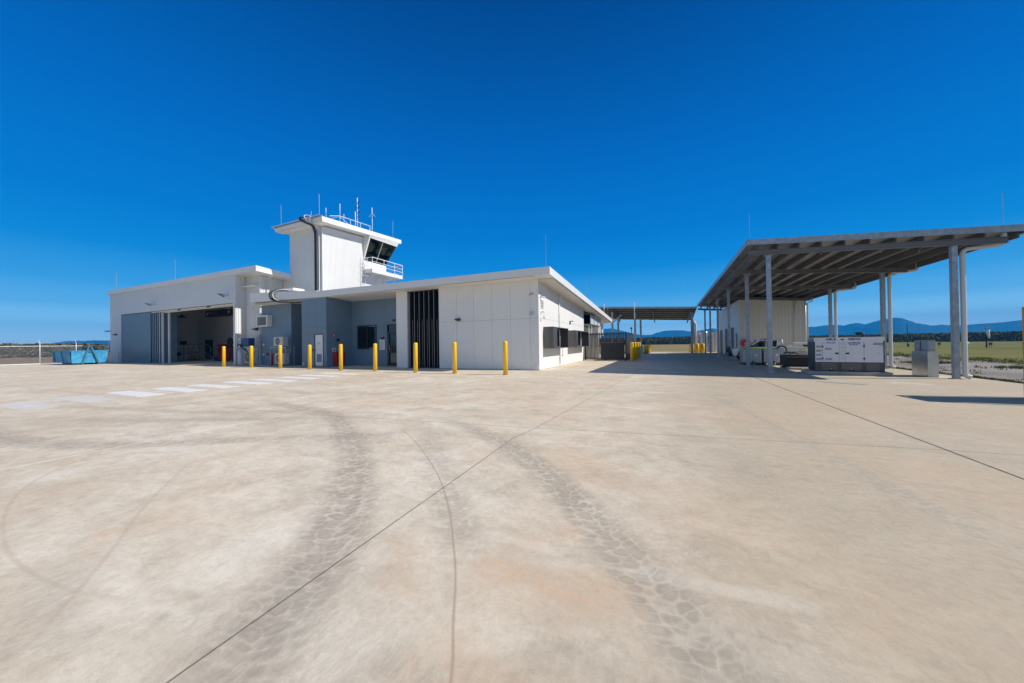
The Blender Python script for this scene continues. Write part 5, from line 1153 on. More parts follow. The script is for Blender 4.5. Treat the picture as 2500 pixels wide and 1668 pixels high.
for u0, u1, zs in ((0.055, 0.205, (0.53, 0.68, 0.83, 0.98 - 0.0)), (0.31, 0.49, (0.53, 0.90))):
    for z in zs:
        for q in range(6): gbox(f, u0+q*(u1-u0)/6+0.003, u0+(q+1)*(u1-u0)/6-0.003, -0.0075, -0.004, z, z+0.075)
f.build('louvre', mat('louvre_shadow_grey', (0.30, 0.30, 0.31), 0.6), ge)
f = MB()
for q in range(5): gbox(f, 0.725, 0.825, -0.0065, -0.004, 0.56+q*0.13, 0.64+q*0.13)
f.build('recessed_rung', mat('pale_recess', (0.60, 0.62, 0.66), 0.5), ge)
for u in (0.58, 0.865):
    f = MB(); gbox(f, u, u+0.09, -0.012, -0.004, 0.745, 0.80); f.build('door_latch', M['black'], ge)
for u in (0.235, 1.335):
    for z in (0.56, 0.99):
        f = MB(); gbox(f, u-0.022, u+0.022, -0.014, -0.0055, z, z+0.06); f.build('hinge', M['black'], ge)
f = MB(); gbox(f, 1.57, 1.83-0.02, -0.0065, -0.004, 1.065, 1.13); f.build('sticker_strip', M['grey_dark'], ge)
f = MB()
for q in range(6): gbox(f, 1.578+q*0.038, 1.578+q*0.038+0.026, -0.008, -0.0065, 1.075, 1.12)
gbox(f, 1.72, 1.80, -0.0065, -0.004, 1.0, 1.045); f.build('sticker', M['grey_plastic'], ge)
f = MB(); gbox(f, 1.325, 1.36, -0.0065, -0.0055, 1.075, 1.115); f.build('warning_sticker', M['ink'], ge)
f = MB(); gbox(f, 0.25, 0.30, -0.0065, -0.0055, 1.14, 1.155); f.build('warning_sticker', M['yellow_dull'], ge)
f = MB(); gbox(f, 1.685, 1.705, -0.010, -0.004, 0.77, 0.79); f.build('lock', M['black'], ge)
f = MB(); gbox(f, -0.004, 0.0, 0.10, 0.22, 1.12, 1.18); gbox(f, -0.004, 0.0, 0.35, 0.5, 1.12, 1.18); f.build('tail_sticker', M['red_dark'], ge)
rotg = (math.pi/2, 0, math.atan2(gu.y, gu.x))
def gtext(s, u, z, size, bold, sx, name='lettering', v=-0.0105, ext=0.001):
    p = gp(u, v, z); return text(s, size, p, M['text_blue'], ge, name, rotg, 'CENTER', ext, bold, sx)
gtext('ABLE', 0.467, 1.243, 0.108, 0.004, 1.12, v=-0.0105); gtext('100KVA', 1.083, 1.243, 0.105, 0.004, 0.92, v=-0.0105)
gtext('KRUGER', 0.467, 1.135, 0.055, 0.002, 1.1, v=-0.0065); gtext('LG100C3L', 1.083, 1.12, 0.075, 0.003, 0.95, v=-0.0065); gtext('1300 790 661', 1.07, 1.06, 0.05, 0.002, 0.8, v=-0.0065)
f = MB(); gbox(f, 0.73, 0.82, -0.0095, -0.008, 1.245, 1.29); f.build('sticker', M['text_blue'], ge)
f = MB(); p = gp(1.45, 0.5, 1.34); f.tube([p, (p[0], p[1], 1.44), (p[0]-0.04, p[1], 1.475), (p[0]-0.2, p[1], 1.475)], 0.045, 10); f.build('exhaust_elbow', M['black'], ge)
# galvanised cabinet
gc = thing('metal_cabinet', (7.8, 16.2, 0), 'bare galvanised sheet metal cabinet standing right of the generator', 'cabinet')
f = MB(); f.hexa([(7.70, 16.72, 0.004), (7.72, 15.94, 0.004), (7.93, 15.86, 0.004), (8.05, 16.66, 0.004)], [(7.70, 16.72, 0.84), (7.72, 15.94, 0.84), (7.93, 15.86, 0.84), (8.05, 16.66, 0.84)])
f.build('lower_box', M['galv_sheet'], gc)
f = MB(); f.hexa([(7.745, 16.66, 0.842), (7.765, 16.00, 0.842), (7.91, 15.95, 0.842), (8.0, 16.6, 0.842)], [(7.745, 16.66, 1.20), (7.765, 16.00, 1.20), (7.91, 15.95, 1.20), (8.0, 16.6, 1.20)]); ub = f.build('upper_box', M['galv'], gc)
f = MB(); f.box(7.742, 7.748, 16.34, 16.36, 0.85, 1.2); f.build('seam', M['grey_dark'], gc)
# yellow framed equipment at the right edge of the picture
yr_ = thing('equipment_frame', (6.85, 10.7, 0), 'tall amber yellow steel post and dark panelled frame at the right edge', 'equipment frame')
for x, y in ((6.84, 11.08), (6.95, 10.25), (8.9, 11.0), (9.0, 10.2)):
    f = MB(); f.box(x-0.03, x+0.03, y-0.03, y+0.03, 0.004, 1.9); f.build('post', M['yellow_dull'], yr_, bevel=0.006)
f = MB(); f.box(6.90, 8.85, 10.31, 11.02, 0.02, 1.84); f.build('panel_box', M['grey_dark'], yr_)
f = MB(); f.bar((6.84, 11.05, 1.87), (6.95, 10.28, 1.87), 0.06); f.bar((6.95, 10.25, 1.87), (9.0, 10.2, 1.87), 0.06); f.bar((6.84, 11.08, 1.87), (8.9, 11.0, 1.87), 0.06); f.build('top_rail', M['yellow_dull'], yr_)
for (a, lb) in (((4.6, 13.55), 'grey service pit cover flush in the concrete in front of the generator'),):
    o = thing('pit_cover', (4.9, 12.9, 0), lb, 'cover')
    f = MB(); f.hexa([(4.05, 13.35, 0.004), (4.95, 12.75, 0.004), (5.15, 13.05, 0.004), (4.25, 13.6, 0.004)], [(4.05, 13.35, 0.008), (4.95, 12.75, 0.008), (5.15, 13.05, 0.008), (4.25, 13.6, 0.008)]); f.build('cover_plate', M['concrete_block'], o)

# ================================================================== IBC TANKS AND BOX
def ibc(x, y, s, fill, label, dark=True):
    o = thing('liquid_tank', (x, y, 0), label, 'tank', 'caged liquid tanks under the canopy')
    W_, D_, H_ = 0.86*s, 0.9*s, 0.84
    if fill:
        f = MB(); f.box(x+0.03, x+W_-0.03, y+0.03, y+D_-0.03, 0.15, H_-0.03); f.build('tank', M['ibc'], o, bevel=0.03)
        f = MB(); f.lathe((x+W_/2, y+D_/2, H_-0.03), [(0.09, 0), (0.09, 0.03), (0.06, 0.04)], 14); f.build('cap', M['black'], o)
    f = MB(); n = 6
    for k in range(n+1):
        xx = x+k*W_/n; f.tube([(xx, y, 0.12), (xx, y, H_)], 0.008, 5); f.tube([(xx, y+D_, 0.12), (xx, y+D_, H_)], 0.008, 5)
        yy = y+k*D_/n; f.tube([(x, yy, 0.12), (x, yy, H_)], 0.008, 5); f.tube([(x+W_, yy, 0.12), (x+W_, yy, H_)], 0.008, 5)
    for z in (0.14, 0.28, 0.42, 0.56, 0.70, H_): f.tube([(x, y, z), (x+W_, y, z), (x+W_, y+D_, z), (x, y+D_, z), (x, y, z)], 0.009, 5)
    f.build('cage', M['galv'], o)
    f = MB(); f.box(x, x+W_, y, y+D_, 0.10, 0.125)
    for k in range(3):
        xx = x+0.03+k*(W_-0.16)/2; f.box(xx, xx+0.10, y+0.01, y+D_-0.01, 0.005, 0.10)
    f.build('pallet', M['grey_dark'], o)
    if fill:
        f = MB(); f.tube([(x+W_/2, y-0.005, 0.20), (x+W_/2, y-0.10, 0.20)], 0.035, 8); f.build('valve', M['black'], o)
        f = MB(); f.box(x+W_*0.6, x+W_*0.6+0.12, y-0.016, y-0.011, 0.45, 0.6); f.build('label_plate', M['paper'], o)
    return o
ibc(3.52, 21.5, 1.0, True, 'leftmost caged translucent tank, beside the second canopy column')
ibc(4.42, 21.55, 1.0, True, 'middle caged translucent tank, directly behind the nearest canopy column')
ibc(5.32, 21.7, 1.0, False, 'empty wire tank cage to the right of the two filled tanks')
o = thing('steel_trough', (5.3, 19.2, 0), 'long low black steel tank on a concrete slab left of the generator', 'tank')
f = MB(); f.box(4.72, 6.3, 19.0, 19.9, 0.14, 0.60); f.build('tank_body', M['black'], o, bevel=0.015)
f = MB(); f.box(4.72, 6.3, 18.97, 19.0, 0.50, 0.56); f.build('rim', M['grey_dark'], o)
for x in (4.8, 6.2):
    f = MB(); f.box(x, x+0.08, 19.05, 19.8, 0.10, 0.14); f.build('foot', M['black'], o)
f = MB(); f.disc((4.66, 19.0, 0.12), 'y', 0.07, 0.05, 14); f.build('wheel', M['rubber'], o)
o = thing('concrete_slab', (5.5, 19.3, 0), 'low concrete slab under the black steel tank', 'plinth')
f = MB(); f.box(4.75, 6.5, 18.5, 20.0, 0.004, 0.10); f.build('slab', M['concrete_block'], o, bevel=0.01)

# ================================================================== UTILITY VEHICLE
def ute(x0, y0, s, label):
    o = thing('utility_vehicle', (x0, y0, 0), label, 'pickup truck')
    X = lambda u: x0+u*s
    Z = lambda z: z*s
    Y = lambda v: y0+v*s
    def P(poly, v0, v1, m_=None):
        f = m_ or MB(); f.prism([(X(u), Z(z)) for u, z in poly], 'y', Y(v0), Y(v1)); return f
    # nose at u=0 facing -X; width 1.8
    body = [(0.12, 0.50), (0.05, 0.80), (0.15, 1.02), (1.20, 1.16), (1.42, 1.20), (3.55, 1.22), (3.55, 0.46), (2.2, 0.46), (1.75, 0.50)]
    wa = []
    for k in range(9):
        t = math.pi*k/8; wa.append((0.98+0.43*math.cos(t), 0.46+0.43*math.sin(t)*1.0))
    full = [(0.12, 0.50), (0.05, 0.80), (0.15, 1.04), (0.6, 1.12), (1.20, 1.18), (3.55, 1.20), (3.55, 0.46)] + wa + [(0.5, 0.5)]
    f = MB(); P(full, 0, 1.8, f); bd = f.build('body', M['car_white'], o, bevel=0.02)
    # cabin: tapering greenhouse
    f = MB()
    lo = [(1.18, 1.17), (3.50, 1.19)]; hi = [(2.02, 1.76), (3.20, 1.76)]
    f.hexa([(X(1.18), Y(0.03), Z(1.18)), (X(3.52), Y(0.03), Z(1.2)), (X(3.52), Y(1.77), Z(1.2)), (X(1.18), Y(1.77), Z(1.18))], [(X(2.00), Y(0.20), Z(1.70)), (X(3.34), Y(0.20), Z(1.70)), (X(3.34), Y(1.60), Z(1.70)), (X(2.00), Y(1.60), Z(1.70))])
    f.build('cabin', M['glass_car'], o)
    f = MB(); f.hexa([(X(1.98), Y(0.18), Z(1.69)), (X(3.37), Y(0.18), Z(1.69)), (X(3.37), Y(1.62), Z(1.69)), (X(1.98), Y(1.62), Z(1.69))], [(X(2.10), Y(0.26), Z(1.78)), (X(3.30), Y(0.26), Z(1.78)), (X(3.30), Y(1.54), Z(1.78)), (X(2.10), Y(1.54), Z(1.78))]); f.build('roof', M['car_white'], o, bevel=0.015)
    for v, v2 in ((0.02, 0.19), (1.78, 1.61)):
        f = MB(); w = 0.07*s
        f.bar((X(1.2), Y(v), Z(1.19)), (X(2.02), Y(v2), Z(1.72)), w*1.1, w); f.bar((X(2.42), Y(v), Z(1.19)), (X(2.50), Y(v2), Z(1.72)), w*0.9, w*0.7)
        f.hexa([(X(3.12), Y(v)-0.004, Z(1.19)), (X(3.55), Y(v)-0.004, Z(1.19)), (X(3.55), Y(v)+0.05*s, Z(1.19)), (X(3.12), Y(v)+0.05*s, Z(1.19))], [(X(3.20), Y(v2)-0.004, Z(1.72)), (X(3.37), Y(v2)-0.004, Z(1.72)), (X(3.37), Y(v2)+0.05*s, Z(1.72)), (X(3.20), Y(v2)+0.05*s, Z(1.72))])
        f.build('pillar', M['car_white'], o)
    f = MB(); f.box(X(1.7), X(3.3), Y(0.35), Y(1.45), Z(0.9), Z(1.22)); f.box(X(2.2), X(2.35), Y(0.35), Y(0.8), Z(1.2), Z(1.55)); f.box(X(2.2), X(2.35), Y(1.0), Y(1.45), Z(1.2), Z(1.55)); f.build('seat', M['black'], o)
    f = MB(); P([(0.75, 0.98), (3.5, 1.02), (3.5, 1.16), (0.62, 1.08)], -0.006, -0.001, f) if False else f.box(X(0.55), X(3.5), Y(-0.008), Y(-0.003), Z(0.95), Z(1.13)); f.build('lime_stripe', M['lime'], o)
    f = MB(); f.box(X(1.38), X(1.52), Y(-0.17), Y(-0.02), Z(1.18), Z(1.34)); f.build('side_mirror', M['black'], o, bevel=0.01)
    # tray with sides and gear
    f = MB(); f.box(X(3.60), X(5.55), Y(-0.03), Y(1.83), Z(0.86), Z(0.93)); f.box(X(3.60), X(5.55), Y(-0.03), Y(0.0), Z(0.93), Z(1.18)); f.box(X(3.60), X(5.55), Y(1.80), Y(1.83), Z(0.93), Z(1.18)); f.box(X(5.52), X(5.55), Y(0.0), Y(1.8), Z(0.93), Z(1.18)); f.build('tray', M['car_white'], o)
    f = MB(); f.box(X(4.6), X(5.55), Y(-0.045), Y(-0.032), Z(0.98), Z(1.10)); f.box(X(3.9), X(4.3), Y(-0.045), Y(-0.032), Z(0.98), Z(1.10)); f.build('lime_stripe', M['lime'], o)
    f = MB()
    for u in (3.62, 4.2): f.tube([(X(u), Y(0.05), Z(0.95)), (X(u), Y(0.05), Z(1.42)), (X(u), Y(1.75), Z(1.42)), (X(u), Y(1.75), Z(0.95))], 0.018, 6)
    f.tube([(X(3.62), Y(0.05), Z(1.42)), (X(5.4), Y(0.05), Z(1.40)), (X(5.4), Y(0.05), Z(0.95))], 0.016, 6); f.build('rack', M['galv'], o)
    f = MB(); f.box(X(4.25), X(5.1), Y(0.2), Y(1.4), Z(0.94), Z(1.5)); f.build('pump_unit', M['car_white'], o, bevel=0.04)
    f = MB(); f.box(X(4.9), X(5.5), Y(0.1), Y(1.6), Z(1.19), Z(1.32)); f.build('cargo', M['black'], o)
    # wheels, flares, bull bar
    for u, front in ((0.98, True), (4.25, False)):
        for v in (0.12, 1.68):
            w = MB(); w.ring((X(u), Y(v), Z(0.38)), 'y', 0.38*s, 0.24*s, 0.24*s, 26); wo = w.build('wheel', M['rubber'], o)
            w = MB(); w.disc((X(u), Y(v), Z(0.38)), 'y', 0.235*s, 0.15*s, 18); w.build('rim', M['galv_sheet'], wo)
    f = MB(); f.ring((X(3.42), Y(-0.14), Z(0.94)), 'y', 0.26, 0.185, 0.13, 24); sw = f.build('spare_wheel', M['rubber'], o)
    f = MB(); f.disc((X(3.42), Y(-0.14), Z(0.94)), 'y', 0.18, 0.10, 20); f.build('rim', M['car_white'], sw)
    for u in (0.98,):
        f = MB()
        pts = [(X(u)+0.50*s*math.cos(math.pi*k/14), Y(-0.03), Z(0.50)+0.55*s*math.sin(math.pi*k/14)) for k in range(15)]
        f.tube(pts, 0.045*s, 7); f.build('wheel_flare', M['black'], o)
    f = MB()
    f.box(X(-0.22), X(0.08), Y(0.0), Y(1.8), Z(0.42), Z(0.74)); f.build('front_bumper', M['black'], o, bevel=0.03)
    f = MB()
    for v in (0.35, 1.45): f.tube([(X(-0.16), Y(v), Z(0.7)), (X(-0.14), Y(v), Z(1.18))], 0.035, 8)
    f.tube([(X(-0.02), Y(0.05), Z(0.78)), (X(-0.10), Y(0.08), Z(1.08)), (X(-0.14), Y(0.35), Z(1.18)), (X(-0.14), Y(1.45), Z(1.18)), (X(-0.10), Y(1.72), Z(1.08)), (X(-0.02), Y(1.75), Z(0.78))], 0.035, 8); f.tube([(X(-0.15), Y(0.35), Z(0.96)), (X(-0.15), Y(1.45), Z(0.96))], 0.022, 7); f.build('bull_bar', M['black'], o)
    for v in (0.12, 1.38):
        f = MB(); f.box(X(0.03), X(0.16), Y(v), Y(v+0.3), Z(0.84), Z(1.0)); f.build('headlight', M['galv_sheet'], o)
    f = MB(); f.box(X(2.35), X(2.55), Y(0.3), Y(1.5), Z(1.79), Z(1.86)); f.build('light_bar', M['charcoal'], o)
    f = MB(); f.tube([(X(1.5), Y(0.1), Z(1.2)), (X(1.75), Y(0.1), Z(2.0))], 0.008, 5); f.build('aerial', M['black'], o)
    f = MB(); f.tube([(X(3.58), Y(0.1), Z(1.2)), (X(3.50), Y(0.1), Z(1.74)), (X(3.5), Y(1.7), Z(1.74)), (X(3.58), Y(1.7), Z(1.2))], 0.03, 7); f.build('roll_bar', M['car_white'], o)
    return o
ute(3.60, 25.6, 0.745, 'white utility truck with lime stripe and black bull bar parked beside the annex')

# ================================================================== WALL EQUIPMENT OF THE BLUE-GREY RECESSES
def ac(x, y, z, w, h, d, name, label, cat='air conditioner', group=None, fan=True):
    o = thing(name, (x, y, z), label, cat, group)
    f = MB(); f.box(x, x+w, y, y+d, z, z+h); b = f.build('casing', M['grey_plastic'], o, bevel=0.015)
    cx = x+w*0.42; cz = z+h*0.52; r = h*0.38
    f = MB(); f.disc((cx, y-0.004, cz), 'y', r, 0.006, 26); fo = f.build('fan_grille', M['grey_dark'], o)
    f = MB()
    for rr in (0.9, 0.7, 0.5, 0.3): f.ring((cx, y-0.012, cz), 'y', r*rr, r*rr-0.008, 0.006, 22)
    f.disc((cx, y-0.014, cz), 'y', r*0.16, 0.008, 12); f.build('fan_guard', M['grey_plastic'], fo)
    for dx in (0.06, w-0.14):
        f = MB(); f.box(x+dx, x+dx+0.08, y-0.01, y+d+0.01, z-0.04, z); f.build('foot', M['galv'], o)
    return o
ac(-24.75, 15.0, 1.36, 1.0, 0.62, 0.36, 'air_conditioner', 'upper of the two stacked grey air conditioning units, on a steel stand', group='outdoor units by the dark recess')
ac(-24.65, 15.0, 0.14, 1.0, 0.74, 0.36, 'air_conditioner', 'lower of the two stacked grey air conditioning units, under the steel stand', group='outdoor units by the dark recess')
def stand(x0, x1, y0, y1, h, label, low=0.1):
    o = thing('unit_stand', (x0, y0, 0), label, 'stand', 'steel stands for outdoor units')
    f = MB(); f.box(x0, x1, y0, y0+0.04, h-0.05, h); f.box(x0, x1, y1-0.04, y1, h-0.05, h); f.box(x0, x0+0.04, y0+0.04, y1-0.04, h-0.05, h); f.box(x1-0.04, x1, y0+0.04, y1-0.04, h-0.05, h); f.build('top_frame', M['galv'], o)
    for x in (x0, x1-0.04):
        for y in (y0, y1-0.04):
            f = MB(); f.box(x, x+0.04, y, y+0.04, 0.03, h-0.05); f.box(x-0.03, x+0.07, y-0.03, y+0.07, 0.004, 0.03); f.build('leg', M['galv'], o)
    return o
stand(-25.0, -23.3, 14.92, 15.5, 1.30, 'white-grey steel stand carrying the upper air conditioning unit')
stand(-29.1, -27.45, 14.95, 15.6, 1.32, 'white-grey steel stand beside the hangar corner carrying the blue box')
o = thing('blue_box', (-28.3, 15.0, 1.36), 'deep blue equipment box on a steel stand by the hangar corner', 'equipment box')
f = MB(); f.box(-28.55, -27.6, 15.0, 15.4, 1.36, 1.98); f.build('casing', M['blue_paint'], o, bevel=0.01)
f = MB(); f.box(-28.5, -27.65, 14.985, 14.999, 1.42, 1.92); f.build('door', mat('navy_lid', (0.004, 0.035, 0.15), 0.4), o)
o = thing('cable_coil', (-28.7, 15.0, 1.4), 'black corrugated hose curling down from the blue box', 'hose')
f = MB(); f.tube(smooth([(-28.95, 15.0, 1.40), (-28.8, 14.95, 1.56), (-28.55, 14.93, 1.50), (-28.3, 14.9, 1.30), (-28.0, 14.9, 1.18), (-27.7, 14.95, 1.0)], 6), 0.045, 8); f.build('hose', M['black'], o)
o = thing('switch_box', (-29.0, 15.95, 1.4), 'pale grey electrical cabinet on the ribbed wall behind the blue box', 'electrical cabinet')
f = MB(); f.box(-29.1, -28.2, 16.0, 16.2, 1.38, 2.18); f.build('casing', M['white_metal'], o)
f = MB(); f.box(-29.04, -28.26, 15.985, 15.999, 1.44, 2.12); f.build('door', M['grey_plastic'], o)
o = thing('isolator_panel', (-29.0, 15.0, 1.7), 'slim white control box on the left of the steel stand', 'control box')
f = MB(); f.box(-29.05, -28.8, 15.1, 15.3, 1.33, 1.98); f.build('casing', M['white_metal'], o)
f = MB(); f.box(-29.0, -28.85, 15.09, 15.1, 1.7, 1.8); f.build('display', M['grey_dark'], o)
o = thing('gas_bottle', (-28.85, 15.1, 0), 'tall white cylinder standing under the left steel stand', 'gas bottle')
f = MB(); f.lathe((-28.85, 15.1, 0.05), [(0.14, 0), (0.15, 0.05), (0.15, 0.95), (0.08, 1.05), (0.05, 1.1)], 16); f.build('cylinder', M['white_metal'], o)
f = MB(); f.lathe((-28.85, 15.1, 1.15), [(0.03, 0), (0.045, 0.03), (0.03, 0.07)], 10); f.build('valve', M['galv'], o)
ac(-28.4, 15.15, 0.12, 0.95, 0.95, 0.36, 'air_compressor', 'dark grey fan unit on the ground under the blue box', 'fan unit')
o = thing('louvred_box', (-27.4, 15.5, 2.8), 'white louvred ventilation box high on the blue-grey wall', 'ventilator')
f = MB(); f.wall('y', 15.40, 15.74, -27.42, -26.1, 2.78, 3.60, holes=[(-27.30, -26.24, 2.88, 3.50)]); f.build('frame', M['white_metal'], o)
f = MB()
for k in range(9):
    z = 2.89+k*0.068; f.hexa([(-27.30, 15.42, z), (-26.24, 15.42, z), (-26.24, 15.52, z+0.045), (-27.30, 15.52, z+0.045)], [(-27.30, 15.42, z+0.012), (-26.24, 15.42, z+0.012), (-26.24, 15.52, z+0.057), (-27.30, 15.52, z+0.057)])
f.build('louvres', M['grey_plastic'], o)
f = MB(); f.box(-27.29, -26.25, 15.6, 15.61, 2.89, 3.49); f.build('backing', M['grey_dark'], o)
o = thing('fire_hydrant', (-25.5, 15.3, 0), 'red T-shaped fire hydrant standing before the blue-grey wall', 'fire hydrant')
f = MB(); f.tube([(-25.45, 15.3, 0.01), (-25.45, 15.3, 0.85)], 0.075, 12); f.build('standpipe', M['red'], o)
f = MB(); f.tube([(-25.85, 15.3, 0.80), (-25.05, 15.3, 0.80)], 0.065, 12); f.build('manifold', M['red'], o)
for x in (-25.88, -25.02):
    f = MB(); f.disc((x, 15.3, 0.80), 'x', 0.09, 0.05, 14); f.build('coupling', M['black'], o)
for x, y, z in ((-27.1, 15.70, 1.5), (-27.1, 15.70, 0.78)):
    o = thing('wall_socket', (x, y, z), 'small white outlet on the blue-grey wall, '+('upper' if z > 1 else 'lower')+' of two beside the stand', 'wall outlet', 'outlets on the blue-grey wall')
    f = MB(); f.box(x-0.07, x+0.07, 15.69, 15.748, z-0.07, z+0.07); f.build('plate', M['paper'], o)
    f = MB(); f.box(x-0.035, x+0.035, 15.68, 15.69, z-0.03, z+0.035); f.build('cover', M['grey_plastic'], o)
o = thing('security_camera', (-27.3, 15.6, 4.2), 'small beige camera under the eave at the left end of the low building', 'camera')
f = MB(); f.tube([(-27.35, 15.6, 4.22), (-27.75, 15.45, 4.15)], 0.05, 8); f.box(-27.34, -27.22, 15.55, 15.7, 4.2, 4.34); f.build('housing', M['soffit'], o)
f = MB(); f.tube([(-27.76, 15.446, 4.148), (-27.79, 15.435, 4.143)], 0.04, 8); f.build('lens', M['black'], o)
o = thing('eyelid_lamp', (-28.9, 16.2, 2.75), 'small black wedge wall lamp on the ribbed wall above the blue box', 'wall lamp')
f = floodlight(-28.75, 16.2, 2.72, big=1.4); f.build('lamp_body', M['charcoal'], o)
f = MB(); f.box(-28.82, -28.68, 16.19, 16.22, 2.6, 2.8); f.build('mount', M['charcoal'], o)
o = thing('hose_cabinet', (-19.2, 15.6, 0), 'red fire hose cabinet against the blue-grey side wall', 'fire cabinet')
f = MB(); f.box(-19.355, -19.06, 15.35, 16.0, 0.12, 0.92); f.build('cabinet', M['red'], o)
f = MB(); f.box(-19.06, -19.045, 15.38, 15.97, 0.16, 0.88); f.box(-19.04, -19.03, 15.66, 15.69, 0.3, 0.75); f.build('cabinet_door', M['red_dark'], o)
o = thing('round_sign', (-19.3, 15.3, 1.0), 'white square sign with a dark round symbol above the red cabinet', 'sign')
f = MB(); f.box(-19.354, -19.34, 15.30, 15.56, 0.95, 1.18); f.build('board', M['paper'], o)
f = MB(); f.disc((-19.335, 15.43, 1.065), 'x', 0.085, 0.006, 20); f.build('symbol', M['ink'], o)
o = thing('fire_sign', (-19.3, 15.4, 2.2), 'small red oval sign high on the blue-grey side wall', 'sign')
f = MB(); f.disc((-19.345, 15.42, 1.98), 'x', 0.10, 0.008, 20); f.build('board', M['red'], o)
f = MB(); f.box(-19.34, -19.337, 15.39, 15.45, 1.92, 2.04); f.build('symbol', M['paper'], o)
o = thing('notice_board', (-16.65, 16.75, 1.0), 'white printed notice between the recess window and the glass door', 'notice')
f = MB(); f.box(-16.88, -16.43, 16.765, 16.78, 1.02, 1.68); f.build('board', M['paper'], o)
f = MB(); rl = random.Random(3)
f.box(-16.75, -16.55, 16.7635, 16.765, 1.61, 1.635); f.box(-16.83, -16.48, 16.7635, 16.765, 1.50, 1.53)
for k in range(9): f.box(-16.84, -16.84+rl.uniform(0.26, 0.36), 16.7635, 16.765, 1.44-0.038*k, 1.452-0.038*k)
f.box(-16.76, -16.54, 16.7635, 16.765, 1.06, 1.075); f.build('print', M['ink'], o)

# ================================================================== SKIP AND MESH FENCE (LEFT)
sk = thing('skip_bin', (-47.0, 12.6, 0), 'worn sky-blue steel skip bin with an A-frame lifting end', 'skip')
SX0, SX1, SY0, SY1 = -51.3, -47.0, 11.65, 13.75
f = MB()
f.hexa([(SX0, SY0+0.1, 0.2), (SX1, SY0+0.1, 0.2), (SX1, SY0+0.14, 0.2), (SX0, SY0+0.14, 0.2)], [(SX0, SY0-0.02, 1.22), (SX1, SY0-0.02, 1.22), (SX1, SY0+0.03, 1.22), (SX0, SY0+0.03, 1.22)])
f.hexa([(SX0, SY1-0.14, 0.2), (SX1, SY1-0.14, 0.2), (SX1, SY1-0.1, 0.2), (SX0, SY1-0.1, 0.2)], [(SX0, SY1-0.03, 1.22), (SX1, SY1-0.03, 1.22), (SX1, SY1+0.02, 1.22), (SX0, SY1+0.02, 1.22)])
f.box(SX0, SX1, SY0+0.15, SY1-0.15, 0.16, 0.22); f.box(SX0-0.05, SX0, SY0, SY1, 0.2, 1.2); f.build('body', M['skip'], sk)
f = MB(); f.prism([(SY0+0.08, 0.14), (SY1-0.08, 0.14), (SY1, 0.22), (SY1+0.02, 1.18), (SY1-0.06, 1.25), (SY0+0.06, 1.25), (SY0-0.02, 1.18), (SY0, 0.22)], 'x', SX1+0.002, SX1+0.06); f.build('end_plate', M['skip'], sk)
for k in range(3):
    f = MB(); x = SX0+0.15+k*1.95; f.hexa([(x, SY0+0.02, 0.2), (x+0.08, SY0+0.02, 0.2), (x+0.08, SY0+0.1, 0.2), (x, SY0+0.1, 0.2)], [(x, SY0-0.08, 1.18), (x+0.08, SY0-0.08, 1.18), (x+0.08, SY0-0.025, 1.18), (x, SY0-0.025, 1.18)]); f.build('stiffener', M['skip'], sk)
f = MB(); f.box(SX0, SX1, SY0-0.1, SY0-0.02, 1.18, 1.26); f.box(SX0, SX1, SY1+0.02, SY1+0.1, 1.18, 1.26); f.build('top_rail', M['skip'], sk)
f = MB(); xm = SX1+0.14; f.bar((xm, 12.62, 1.66), (xm+0.12, 12.20, 0.05), 0.09, 0.09); f.bar((xm, 12.72, 1.66), (xm+0.12, 13.2, 0.05), 0.09, 0.09); f.bar((xm, 12.5, 1.35), (xm, 12.85, 1.35), 0.05); f.bar((xm, 12.42, 1.15), (xm, 12.95, 1.15), 0.04); f.build('lifting_frame', mat('rust_streaked_blue', (0.03, 0.14, 0.24), 0.6, var=0.3, vscale=6, dirt=0.8), sk)
f = MB(); f.box(SX0+0.1, SX1, SY0+0.5, SY0+0.62, 0.02, 0.16); f.box(SX0+0.1, SX1, SY1-0.62, SY1-0.5, 0.02, 0.16); f.build('runner', M['navy_dark'], sk)

fe = thing('mesh_fence', (-54, 11.5, 0), 'chain mesh security fence with white posts and angled tops', 'fence')
XF = -53.6
posts = [-4.2, -2.0, 0.2, 2.4, 4.6, 6.8, 9.0, 11.42, 13.6, 15.8, 18.0]
for y in posts:
    f = MB(); f.tube([(XF, y, 0), (XF, y, 2.0)], 0.022, 7); f.tube([(XF, y, 2.0), (XF-0.22, y-0.02, 2.28)], 0.012, 6); f.build('post', M['white_wire'], fe)
f = MB(); f.tube([(XF, posts[0], 1.70), (XF, 17.9, 1.70)], 0.024, 6); f.build('top_rail', M['white_wire'], fe)
f = MB(); f.tube([(XF, posts[0], 0.06), (XF, 11.4, 0.06)], 0.028, 6); f.build('bottom_rail', M['white_wire'], fe)
f = MB()
for a, b in zip(posts, posts[1:]): f.face([(XF-0.03, a, 0.05), (XF-0.03, b, 0.05), (XF-0.03, b, 1.7), (XF-0.03, a, 1.7)], [(a, 0), (b, 0), (b, 1.7), (a, 1.7)])
f.build('mesh', M['chain'], fe)
for k in range(3):
    f = MB(); f.tube([(XF-0.07*(k+1), posts[0], 2.08+0.085*k), (XF-0.07*(k+1), posts[-1], 2.08+0.085*k)], 0.006, 4); f.build('wire', M['galv'], fe)

